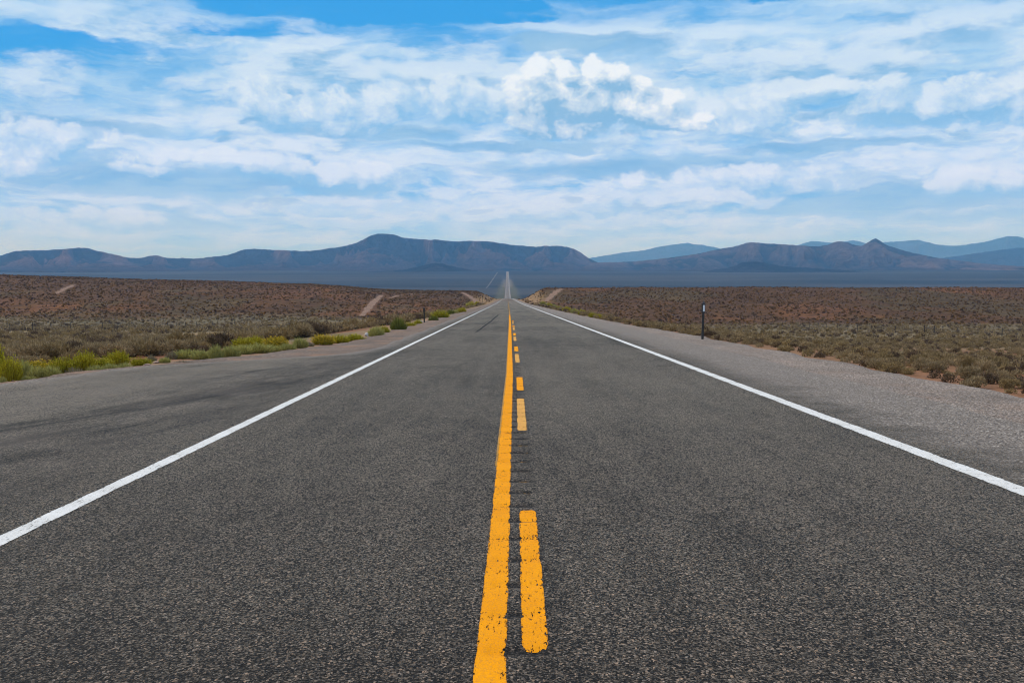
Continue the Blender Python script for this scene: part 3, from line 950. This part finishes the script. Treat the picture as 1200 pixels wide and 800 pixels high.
# --- green bushes along the verge, each where the photograph has it: x, foot y, width, height in picture units, look
VERGE = [(12, 447.5, 30, 31, 'y'), (-4, 441, 18, 34, 'y'), (42, 436, 34, 13, 'o'), (28, 441, 20, 14, 'g'), (44, 443.5, 20, 12, 'g'), (60, 443, 20, 13, 'g'), (66, 438, 18, 21, 'y'), (81, 437, 22, 21, 'y'),
         (99, 436, 25, 22, 'y'), (116, 434, 24, 17, 'y'), (88, 441.5, 22, 12, 'd'), (112, 439, 20, 10, 'g'), (3, 450, 10, 9, 'g'), (33, 446.5, 22, 7, 'g'), (103, 440.5, 12, 6, 'd'),
         (138, 428, 26, 16, 'y'), (125, 431, 16, 13, 'y'), (130, 436.5, 22, 10, 'g'), (147, 435, 20, 9, 'g'), (165, 429, 22, 12, 'y'), (193, 425, 13, 7, 'g'), (214, 430, 22, 10, 'd'), (178, 424, 14, 9, 'd'), (201, 421, 18, 9, 'd'),
         (222, 420, 32, 11, 'g'), (240, 421, 28, 12, 'g'), (253, 422, 18, 15, 'g'), (270, 419, 22, 11, 'g'), (282, 415, 24, 10, 'g'), (286, 408, 28, 13, 'y'), (299, 407, 26, 13, 'y'), (323, 408, 30, 12, 'o'), (304, 413.5, 34, 9, 'g'), (320, 412.5, 22, 9, 'g'),
         (337, 411.5, 20, 10, 'g'), (352, 408, 20, 10, 'g'), (363, 406, 12, 7, 'd'), (379, 404, 22, 12, 'o'), (398, 402, 22, 10, 'y'), (416, 400.5, 24, 11, 'y'), (441, 395, 19, 10, 'g'), (450, 391.5, 14, 8, 'y'), (467, 388.5, 20, 15, 'k'),
         (481, 384, 12, 8, 'y'), (490, 381, 9, 6, 'y'), (508, 377, 12, 7, 'k'), (516, 373.5, 20, 10, 'y'), (528, 369, 8, 6, 'k'), (541, 366.5, 12, 6, 'y'), (552, 360, 12, 6, 'y'), (534, 368, 7, 4, 'g'), (559, 357, 6, 4, 'y'),
         (636, 357, 9, 4, 'y'), (643, 359.5, 10, 4, 'y'), (648, 360.5, 8, 4, 'g'), (655, 363, 9, 5, 'y'), (664, 365.5, 10, 6, 'y'), (673, 367, 8, 5, 'g'), (682, 369.5, 10, 7, 'y'), (694, 372, 10, 6, 'y'), (702, 373.5, 8, 5, 'y'), (916, 405.5, 18, 5, 'o'), (900, 402, 10, 3, 'g')]
broom = {}
for kk, nn in (('y', 820), ('g', 900), ('d', 420), ('o', 820), ('k', 820)):
    broom[kk] = []
    for i in range(3):
        v, f, tips, d = broom_shape(nn, 500 + i * 7 + ord(kk), .034 if kk != 'd' else .024)
        fm = mesh_np("foliage", v, f, M_rab[kk])
        fl = None
        if kk in 'yo':
            rg = np.random.default_rng(i)
            sel = rg.random(len(tips)) < (.32 if kk == 'y' else .6)
            tp = np.repeat(tips[sel], 2, 0) + rg.normal(size=(2 * sel.sum(), 3)) * .012
            dd = np.repeat(d[sel], 2, 0) + rg.normal(size=(2 * sel.sum(), 3)) * .6
            dd /= np.linalg.norm(dd, axis=1)[:, None]
            fv, ff = blades(tp - dd * .02, dd, np.full(len(tp), .05), np.full(len(tp), .035), rg)
            fl = mesh_np("flower_heads", fv, ff, M_flower[kk])
        broom[kk].append((fm, fl))
stem_b = [stems_mesh("stems", 14, 900 + i, .26, .5, .012, M_wood) for i in range(2)]
vname = {'y': "yellow-green rabbitbrush", 'g': "pale green bush", 'd': "dry brownish bush", 'o': "golden yellow rabbitbrush", 'k': "deep green bush"}
cat_n = {}
ordw = ["first", "second", "third", "fourth", "fifth", "sixth", "seventh", "eighth", "ninth", "tenth", "eleventh", "twelfth", "thirteenth", "fourteenth", "fifteenth", "sixteenth", "seventeenth", "eighteenth", "nineteenth", "twentieth", "twenty-first", "twenty-second", "twenty-third"]
count = {}
for i, (px, py, w, h, k) in enumerate(VERGE):
    bx, by, bz = at(px, py, ymax=800)
    sz = w / FPX * by; hz = h / FPX * by * (1.3 if k == 'g' else 1.08)
    o = bpy.data.objects.new("bush" if k in 'gdk' else "rabbitbrush", None); col.objects.link(o)
    o.empty_display_size = .1
    side = 'L' if px < 595 else 'R'
    count[(side, k)] = count.get((side, k), 0) + 1
    nth = ordw[count[(side, k)] - 1]
    szw = "tall" if h >= 15 else ("low" if h < 9 else "rounded")
    if side == 'L':
        wh = "on the pull-out's verge" if px < 215 else ("on gravel where the pull-out ends" if px < 440 else "along the far verge below the brown hill")
        lab = f"{szw} {vname[k]} {wh}, {nth} of its kind"
    else:
        lab = f"{szw} {vname[k]} edging the pale gravel, {nth} from the far end" if px < 800 else f"{szw} {vname[k]} at the pale gravel's edge past the reflector post"
    tag(o, lab, "bush", "green bushes along the road verges")
    o.location = (bx, by, bz - .02); o.rotation_euler = (0, 0, rng.random() * 6.28)
    vr = .85 + .35 * rng.random(); o.scale = (sz / .85 * vr, sz / .85 * (.8 + .4 * rng.random()), hz / .82 * (.82 + .36 * rng.random()))
    fm, fl = broom[k][i % 3]
    link("foliage", fm, o)
    if fl: link("flower_heads", fl, o)["kind"] = "stuff"
    link("stems", stem_b[i % 2], o)

# ------------------------------------------------------------------ rocks
M_rock = plain("rock", (.26, .17, .125), .95, 0, .3, 6)
M_palerock = plain("pale_rock", (.46, .43, .41), .95, 0, .2, 6)


def rock(px, py, w, h, mat, label, seed):
    x_, y_, z_ = at(px, py, ymax=800)
    bm = bmesh.new()
    bmesh.ops.create_icosphere(bm, subdivisions=3, radius=.5)
    rg = np.random.default_rng(seed)
    pl_ = rg.normal(size=(11, 3)); pl_ /= np.linalg.norm(pl_, axis=1)[:, None]
    for v in bm.verts:
        p = np.array(v.co)
        for nrm in pl_:
            dd = p @ nrm - .36
            if dd > 0: p = p - nrm * dd * .85
        p = p * (1 + (fbm(np.array(p[0] * 6 + seed), np.array(p[1] * 6 + p[2] * 5), 3) - .5) * .18)
        v.co = p
    me = bpy.data.meshes.new("rock"); bm.to_mesh(me); bm.free(); me.materials.append(mat)
    o = link("rock", me)
    sx_ = w / FPX * y_; sz_ = h / FPX * y_
    o.location = (x_, y_, z_ + sz_ * .32); o.scale = (sx_ * 1.1, sx_ * .9, sz_ * 1.25); o.rotation_euler = (0, 0, rg.random() * 6)
    tag(o, label, "rock")


for i, (a, b_, w, h, mt, lab) in enumerate((
        (173, 430, 12, 5, M_rock, "largest reddish dirt clod on the bare verge beside the pull-out"), (189, 432, 8, 3, M_rock, "flat reddish clod lying low at the pull-out's edge"),
        (183, 425.5, 9, 3, M_rock, "dark reddish stone behind the large dirt clod"), (208, 431.5, 5, 2, M_rock, "small brown stone below the dry bush at the pavement"), (216, 430.8, 4, 2, M_rock, "tiny brown stone next to the dry bush"),
        (430, 394, 6, 5, M_palerock, "white rock between green bushes at the gravel's edge"), (492, 378, 7, 3, M_palerock, "pale flat rock beside the dark reflector post"),
        (687, 369, 5, 3, M_palerock, "pale rock between bushes on the gravel's far edge"), (107, 416, 5, 3, M_rock, "pinkish stone among the grey shrubs behind the bushes"),
        (650, 362, 4, 2, M_palerock, "small pale stone among the small far bushes"), (1166, 446, 9, 5, M_rock, "pinkish stone on red soil between sagebrush"))):
    rock(a, b_, w, h, mt, lab, 70 + i)

# ------------------------------------------------------------------ reflector posts
M_post = plain("brown_post", (.030, .027, .026), .55, 0, .25, 12)
M_cap = plain("grey_cap", (.10, .105, .12), .5, 0, .2, 12)
M_refl = plain("white_reflector", (.72, .76, .80), .25, 0, .05, 60)
M_yrefl = plain("dark_reflector_back", (.02, .02, .02), .5, 0, .2, 20)


def slab(bm, x0, x1, y0, y1, z0, z1, bev=.004, curve=0):
    r = bmesh.ops.create_cube(bm, size=1)
    vs = r['verts']
    for v in vs:
        v.co = ((x0 + x1) / 2 + v.co.x * (x1 - x0), (y0 + y1) / 2 + v.co.y * (y1 - y0), (z0 + z1) / 2 + v.co.z * (z1 - z0))
    es = list({e for v in vs for e in v.link_edges})
    bmesh.ops.bevel(bm, geom=es, offset=bev, segments=2, affect='EDGES', profile=.5)


def reflector_post(px, py, hpx, lean, label, white=True):
    x_, y_, z_ = at(px, py, ymax=800)
    if px < 595: z_ = max(z_, P(y_) - .1)
    h = hpx / FPX * y_
    o = bpy.data.objects.new("reflector_post", None); col.objects.link(o)
    o.location = (x_, y_, z_); o.rotation_euler = (R(.6), R(lean), R(4))
    tag(o, label, "marker post", "reflector posts beside the road")
    w = .056
    bm = bmesh.new()
    # a flat flexible blade with folded edges, rounded at the top
    slab(bm, -w * .72, w * .72, -.006, .006, -.25, h * .72)
    slab(bm, -w * .80, -w * .55, -.016, .008, -.25, h * .72)
    slab(bm, w * .55, w * .80, -.016, .008, -.25, h * .72)
    bm_obj("post", bm, M_post, o)
    bm = bmesh.new()
    slab(bm, -w * 1.28, w * 1.28, -.014, .012, h * .71, h * .945, .01)
    bm_obj("panel", bm, M_post, o)
    bm = bmesh.new()
    slab(bm, -w * .60, w * .60, -.012, .012, h * .945, h, .01)
    bm_obj("cap", bm, M_cap, o)
    bm = bmesh.new()
    slab(bm, -w * .38, w * .88, -.021, -.0145, h * .745, h * .90, .003)
    bm_obj("reflector", bm, M_refl if white else M_yrefl, o)
    return o


reflector_post(823, 401, 48.5, 1.3, "tall dark post with white reflector standing on pale gravel")
reflector_post(497.3, 379.6, 19.5, -.8, "dark reflector post beside the bushes where the hill begins", False)
reflector_post(565.3, 356.2, 9, 0, "far thin reflector post below the dirt bank beyond the bushes", False)
reflector_post(630.4, 356.6, 9, 0, "far thin reflector post at the end of the pale gravel", False)

# ------------------------------------------------------------------ wire fences
M_fpost = plain("fence_steel", (.040, .032, .027), .8, 0, .3, 6)
M_fwood = plain("fence_wood", (.060, .042, .032), .9, 0, .3, 6)
M_wire = plain("fence_wire", (.10, .095, .09), .6, .4, .2, 6)


def fence(x0, y0, y1, label, brace_y):
    o = bpy.data.objects.new("wire_fence", None); col.objects.link(o)
    o.location = (x0, y0, float(zterr(x0, y0)))
    tag(o, label, "fence")
    ys = list(np.arange(y0, y1, 6.6))
    base = Vector(o.location)
    for y_ in ys:
        x_ = x0 + rng.normal() * .15; y_ = y_ + rng.normal() * .4
        bm = bmesh.new()
        slab(bm, -.045, .045, -.02, .02, -.3, 1.25 + rng.normal() * .04, .006)
        slab(bm, -.012, .012, .018, .06, -.3, 1.24, .003)
        p = bm_obj("post", bm, M_fpost, o)
        p.location = Vector((x_, y_, float(zterr(x_, y_)))) - base
        p.rotation_euler = (0, rng.normal() * .03, rng.normal() * .3)
    for by in brace_y:
        bz = float(zterr(x0, by))
        for dy in (0, -2.9):
            bm = bmesh.new()
            bmesh.ops.create_cone(bm, cap_ends=True, segments=10, radius1=.11, radius2=.10, depth=1.8)
            p = bm_obj("brace_post", bm, M_fwood, o); p.location = Vector((x0 + (.45 if dy else 0), by + dy, bz + .58)) - base
        bm = bmesh.new()
        bmesh.ops.create_cone(bm, cap_ends=True, segments=10, radius1=.07, radius2=.07, depth=2.75)
        p = bm_obj("brace_rail", bm, M_fwood, o); p.location = Vector((x0 + .22, by - 1.45, bz + 1.0)) - base
        p.rotation_euler = (R(90), 0, R(9))
    for hz in (.35, .62, .88, 1.15):
        n_ = len(ys) * 2
        yy = np.linspace(ys[0], ys[-1], n_)
        zz = zterr(np.full(n_, x0), yy) + hz - np.where(np.arange(n_) % 2, .03, 0)
        Vw = []
        for a, b_ in zip(yy, zz):
            for k in range(3):
                Vw.append((x0 + .008 * math.cos(k * 2.09) - base.x, a - base.y, b_ + .008 * math.sin(k * 2.09) - base.z))
        Fw = [[i * 3 + k, i * 3 + (k + 1) % 3, i * 3 + 3 + (k + 1) % 3, i * 3 + 3 + k] for i in range(n_ - 1) for k in range(3)]
        link("wire", mesh_np("wire", Vw, Fw, M_wire), o)


fence(72, 118, 300, "thin wire fence with braced posts crossing the sagebrush below the hill", [171.5])
fence(-72, 118, 300, "thin wire fence crossing the flat behind the yellow-green bushes", [])

# ------------------------------------------------------------------ haze
bm = bmesh.new()
r = bmesh.ops.create_cube(bm, size=1)
HZ0, HZ1, HR = -11.5, 965.0, 41000.0
for v in r['verts']:
    v.co = (v.co.x * 2 * HR, v.co.y * 2 * HR, HZ0 + (v.co.z + .5) * (HZ1 - HZ0))
m = bpy.data.materials.new("haze"); m.use_nodes = True
m.node_tree.nodes.clear()
t = NT(m.node_tree)
o_ = t.new('ShaderNodeOutputMaterial'); pv = t.new('ShaderNodeVolumePrincipled')
pv.inputs['Color'].default_value = (.19, .50, 1.0, 1)
pv.inputs['Absorption Color'].default_value = (1, 1, 1, 1)
pv.inputs['Density'].default_value = 1.02e-4
pv.inputs['Anisotropy'].default_value = 0.0
m.node_tree.links.new(pv.outputs[0], o_.inputs['Volume'])
hz = bm_obj("haze", bm, m)
tag(hz, "pale blue haze filling the air over the valley", "haze", kind="stuff")

# ------------------------------------------------------------------ sky
SUN_EL, SUN_AZ = R(47), R(-66)                         # azimuth measured from the road's direction, towards the right
wd = bpy.data.worlds.new("World"); sc.world = wd
wd.use_nodes = True
wd.cycles.sampling_method = 'NONE'
wt = wd.node_tree; wt.nodes.clear()
t = NT(wt)
BG = .1
S_ = 1.0 / BG
sky = t.new('ShaderNodeTexSky', sky_type='NISHITA')
sky.sun_disc = False
sky.sun_elevation = SUN_EL; sky.sun_rotation = SUN_AZ
sky.altitude = 1800; sky.air_density = 1.0; sky.dust_density = .3; sky.ozone_density = 2.0
D = t.new('ShaderNodeTexCoord').outputs['Generated']
dx, dy, dz = t.sep(D)
U = t.m('ARCTAN2', dx, dy)                             # bearing
W_ = t.m('ARCSINE', dz)                                # height above the horizon


def sky_at(px, py):
    d = ray(px, py)
    return math.atan2(d[0], d[1]), math.atan2(d[2], math.hypot(d[0], d[1]))


def srgb(*c):
    return tuple(((v / 255) / 12.92 if v / 255 < .04045 else ((v / 255 + .055) / 1.055) ** 2.4) for v in c)


def c10(r, g, b_, k=1.0):
    return tuple(v * S_ * k for v in srgb(r, g, b_))


def n2(x, y, detail=6, rough=.56, out='Fac'):
    n = t.new('ShaderNodeTexNoise', noise_dimensions='2D')
    t.put(n.inputs['Vector'], t.vec(x, y, 0.0)); n.inputs['Scale'].default_value = 1.0
    n.inputs['Detail'].default_value = detail; n.inputs['Roughness'].default_value = rough
    return n.outputs[out]


def v2d(x, y):
    n = t.new('ShaderNodeTexVoronoi', voronoi_dimensions='2D', feature='F1')
    t.put(n.inputs['Vector'], t.vec(x, y, 0.0)); n.inputs['Scale'].default_value = 1.0
    return n.outputs['Distance']


def ax(v, k, o=0.0):
    return t.m('MULTIPLY_ADD', v, k, o)


def blob(U_, W2, px, py, rx, ry):
    u0, w0 = sky_at(px, py)
    a = ax(U_, FPX / rx, -u0 * FPX / rx); b_ = ax(W2, FPX / ry, -w0 * FPX / ry)
    return t.sub(1.0, t.m('MULTIPLY_ADD', a, a, t.mul(b_, b_)))


def blobs(U_, W2, L, lo=-1.0):
    r_ = None
    for e in L:
        k = blob(U_, W2, *e)
        r_ = k if r_ is None else t.m('SMOOTH_MAX', r_, k, .2)
    return t.mx(r_, lo)


wx, wy, wz = t.sep(n2(ax(U, 9), ax(W_, 24), 5, .6, 'Color'))
Uw = t.m('MULTIPLY_ADD', t.sub(wx, .5), .10, U); Ww = t.m('MULTIPLY_ADD', t.sub(wy, .5), .034, W_)
Uf = t.m('MULTIPLY_ADD', t.sub(wx, .5), .026, U); Wf = t.m('MULTIPLY_ADD', t.sub(wy, .5), .018, W_)
# open blue between the clouds
base = t.mix(t.ss(.10, .22, W_), c10(90, 178, 236), c10(34, 158, 232))
base = t.mix(.12, base, t.mix(1.0, sky.outputs[0], (.55, 1.1, 1.5), 'MULTIPLY'))
# thin high sheet, streaked along the wind
stA = n2(ax(Uw, 5.0, 4), ax(Ww, 26, 1), 8, .60)
stB = n2(ax(Uw, 4.2, 9), ax(Ww, 58, 3), 7, .64)
gap = t.add(blobs(Uw, Ww, [(430, 6, 230, 20), (610, 14, 60, 13), (930, -6, 60, 9)], 0.0), t.mul(blobs(Uw, Ww, [(90, 48, 200, 13), (240, 32, 120, 11), (700, 48, 90, 9)], 0.0), .38))
bank = blobs(Uw, Ww, [(400, 78, 300, 44), (930, 50, 420, 64), (60, 4, 230, 26), (1120, 20, 260, 60)], 0.0)
hi = t.ss(.29, .45, W_)                                # above the picture: broken bright cloud all over
a1 = t.add(stA, t.mul(t.sub(stB, .5), .40))
a1 = t.m('MULTIPLY_ADD', bank, .30, a1)
a1 = t.m('MULTIPLY_ADD', gap, -.75, a1)
a1 = t.m('MULTIPLY_ADD', t.ss(.26, .14, W_), .30, a1)
a1 = t.m('MULTIPLY_ADD', hi, .16, a1)
al1 = t.ss(.26, .86, a1)
sheet_c = t.mix(t.ss(.32, .66, t.m('MULTIPLY_ADD', stB, .5, t.mul(stA, .5))), c10(120, 186, 237), c10(196, 225, 249))
sheet_c = t.mix(hi, sheet_c, t.mix(t.ss(.3, .7, stA), c10(232, 236, 240, 1.0), c10(255, 253, 250, 1.5)))
skyc = t.mix(t.mul(al1, .97), base, sheet_c)
# broken layers: bright where thin or lit from above, blue-grey where thick
def layer(prev, fx, fy, o, cov, bias, mask, strength, k, lit, core_c, det=9):
    nA = n2(ax(Uf, fx, o), ax(Wf, fy, o), det, .60); nB = n2(ax(Uf, fx, o - .006 * fx), ax(Wf, fy, o + .012 * fy), det - 2, .60)
    d = t.add(nA, bias) if bias is not None else nA
    a = t.mul(t.ss(cov - .11, cov + .10, d), mask)
    sh_ = t.m('MULTIPLY_ADD', t.sub(nB, nA), k, t.lin(cov - .02, cov + .26, d, .12, .85))
    return t.mix(t.mul(a, strength), prev, t.mix(t.ss(.05, .95, sh_), lit, core_c))


low = t.mul(t.ss(.20, .14, W_), t.ss(.03, .07, W_))
skyc = layer(skyc, 8, 24, 2.3, .51, t.m('MULTIPLY_ADD', bank, .05, t.mul(gap, -.3)), t.ss(.29, .24, W_), .80, 4.5, c10(228, 241, 253), c10(134, 186, 228))
skyc = layer(skyc, 14, 52, 7.7, .50, None, low, .75, 4.5, c10(228, 241, 252), c10(142, 190, 226))
# blue-grey shaded bellies in flat lenses
shA = n2(ax(Uw, 6.0, 21), ax(Ww, 46, 5), 7, .62)
belly = blobs(Uw, Ww, [(210, 212, 280, 26), (70, 146, 120, 16), (960, 172, 170, 9), (1090, 232, 240, 30), (760, 196, 240, 16), (440, 152, 150, 14), (585, 172, 150, 8), (1110, 132, 130, 10), (690, 50, 120, 10), (150, 262, 120, 12), (1000, 132, 70, 8), (300, 142, 26, 6), (270, 167, 26, 4)], -.2)
a2 = t.m('MULTIPLY_ADD', belly, .50, t.m('MULTIPLY_ADD', t.sub(stB, .5), .35, shA))
al2 = t.ss(.50, .92, a2)
skyc = t.mix(t.mul(al2, .88), skyc, t.mix(t.ss(.38, .62, shA), c10(122, 178, 222), c10(156, 198, 230)))


# heaped clouds with lit tops
def heap(U_, W2, L, o, mk):
    mm = blobs(U_, W2, L, -1.2)
    va = v2d(ax(U_, 26, o), ax(W2, 30, o)); vb = v2d(ax(U_, 64, o), ax(W2, 72, o))
    nn = n2(ax(U_, 36, o), ax(W2, 46, o), 9, .70)
    f = t.m('MULTIPLY_ADD', mm, mk, t.mul(t.sub(.30, t.mul(va, va)), .72))
    f = t.m('MULTIPLY_ADD', t.sub(.28, t.mul(vb, vb)), .32, f)
    return t.m('MULTIPLY_ADD', t.sub(nn, .5), 1.25, f), nn


def heaps(prev, L, darks, o, strength, lit, shade, soft, k=1.5, mk=.52):
    mid_c = tuple(a_ * .5 + b_ * .5 for a_, b_ in zip(lit, shade))
    f0, nn = heap(Uf, Wf, L, o, mk)
    f1, _ = heap(ax(Uf, 1, -.007), ax(Wf, 1, .013), L, o, mk)
    al = t.mul(t.ss(.0, soft, f0), strength)
    l_ = t.m('MULTIPLY_ADD', t.sub(f0, f1), k, .52)
    l_ = t.m('MULTIPLY_ADD', t.sub(nn, .5), 1.25, l_)
    l_ = t.m('MULTIPLY_ADD', blobs(Uf, Wf, darks, 0.0), -.58, l_)
    return t.mix(al, prev, t.mix(t.ss(.50, 1.55, l_), t.mix(t.ss(-.25, .75, l_), shade, mid_c), lit))


skyc = heaps(skyc, [(60, 164, 60, 24), (10, 192, 36, 16), (310, 118, 46, 26), (345, 135, 50, 26), (430, 130, 60, 34), (190, 200, 60, 8), (530, 118, 44, 28), (240, 186, 120, 12), (400, 206, 84, 18), (335, 200, 60, 14),
                    (770, 208, 60, 18), (905, 210, 80, 20), (1150, 212, 70, 18), (70, 264, 60, 18), (130, 258, 50, 14), (1040, 120, 80, 24), (1110, 120, 80, 26), (1190, 116, 90, 30), (930, 112, 130, 18), (870, 128, 100, 18), (850, 148, 130, 12), (970, 150, 90, 10), (740, 130, 120, 26), (1050, 106, 30, 18), (1090, 112, 28, 16), (1128, 102, 32, 20), (1165, 108, 30, 18), (1205, 102, 40, 22), (940, 100, 60, 10), (590, 128, 50, 24)],
             [(330, 146, 50, 14), (440, 152, 70, 12), (230, 210, 170, 12), (400, 224, 90, 10), (100, 160, 24, 18), (540, 142, 50, 14), (900, 226, 120, 10), (1140, 228, 90, 10), (1080, 140, 150, 9)], 2.0, .82, c10(234, 245, 255, 1.0), c10(138, 192, 234), .42)
skyc = heaps(skyc, [(630, 88, 22, 22), (662, 88, 20, 20), (698, 86, 22, 19), (724, 90, 20, 17), (746, 104, 22, 15), (772, 116, 24, 13), (612, 110, 30, 24), (640, 116, 36, 30), (676, 116, 40, 34), (716, 118, 36, 30), (752, 128, 40, 22), (640, 146, 50, 16), (700, 150, 70, 14), (775, 142, 60, 13)],
             [(634, 120, 20, 24), (652, 140, 34, 16), (706, 128, 34, 24), (724, 152, 60, 12), (600, 150, 40, 12), (1075, 126, 50, 8), (1150, 128, 70, 8)], 9.0, .92, c10(250, 253, 255, 1.04), c10(136, 188, 228, .95), .36, 1.6, .62)
lens = blobs(Uw, Ww, [(316, 240, 26, 5.5), (570, 244, 32, 5.5), (650, 237, 16, 5), (758, 240, 18, 5)])
skyc = t.mix(t.mul(t.ss(0, .8, lens), .55), skyc, c10(160, 192, 216))
# pale band towards the horizon
hb = n2(ax(Uw, 5.0, 31), ax(Ww, 60, 7), 6, .6)
skyc = t.mix(t.mul(t.ss(.115, .03, W_), .85), skyc, t.mix(t.ss(.38, .62, hb), c10(172, 212, 244), c10(206, 230, 250)))
# below the horizon nothing but dim ground colour
skyc = t.mix(t.ss(0, -.03, W_), skyc, tuple(v * S_ for v in (.12, .10, .09)))
bg = t.new('ShaderNodeBackground'); t.put(bg.inputs[0], t.mix(1.0, skyc, t.mix(t.ss(.22, .05, W_), (.90, .98, 1.10), (.94, 1.02, 1.42)), 'MULTIPLY')); bg.inputs[1].default_value = BG
wo = t.new('ShaderNodeOutputWorld'); wt.links.new(bg.outputs[0], wo.inputs[0])

# ------------------------------------------------------------------ sun
sl = bpy.data.lights.new("sun", 'SUN'); sl.energy = 2.3; sl.angle = R(5); sl.color = (1, .93, .82)
so = bpy.data.objects.new("sun", sl); col.objects.link(so)
sd = Vector((math.sin(SUN_AZ) * math.cos(SUN_EL), math.cos(SUN_AZ) * math.cos(SUN_EL), math.sin(SUN_EL)))
so.rotation_euler = sd.to_track_quat('Z', 'Y').to_euler()
so.location = (0, 0, 50)

# ------------------------------------------------------------------ render settings
sc.view_settings.view_transform = 'Standard'
sc.view_settings.look = 'None'
sc.view_settings.gamma = 1.0
sc.view_settings.exposure = 0.0
sc.view_settings.use_curve_mapping = False
sc.render.engine = 'CYCLES'
cy = sc.cycles
cy.pixel_filter_type = 'BLACKMAN_HARRIS'; cy.filter_width = 1.05
cy.use_denoising = True
cy.denoiser = 'OPENIMAGEDENOISE'
cy.denoising_input_passes = 'RGB_ALBEDO_NORMAL'
cy.denoising_prefilter = 'ACCURATE'
cy.max_bounces = 4; cy.diffuse_bounces = 3; cy.glossy_bounces = 2; cy.transmission_bounces = 2; cy.transparent_max_bounces = 8; cy.volume_bounces = 0
cy.sample_clamp_indirect = 4
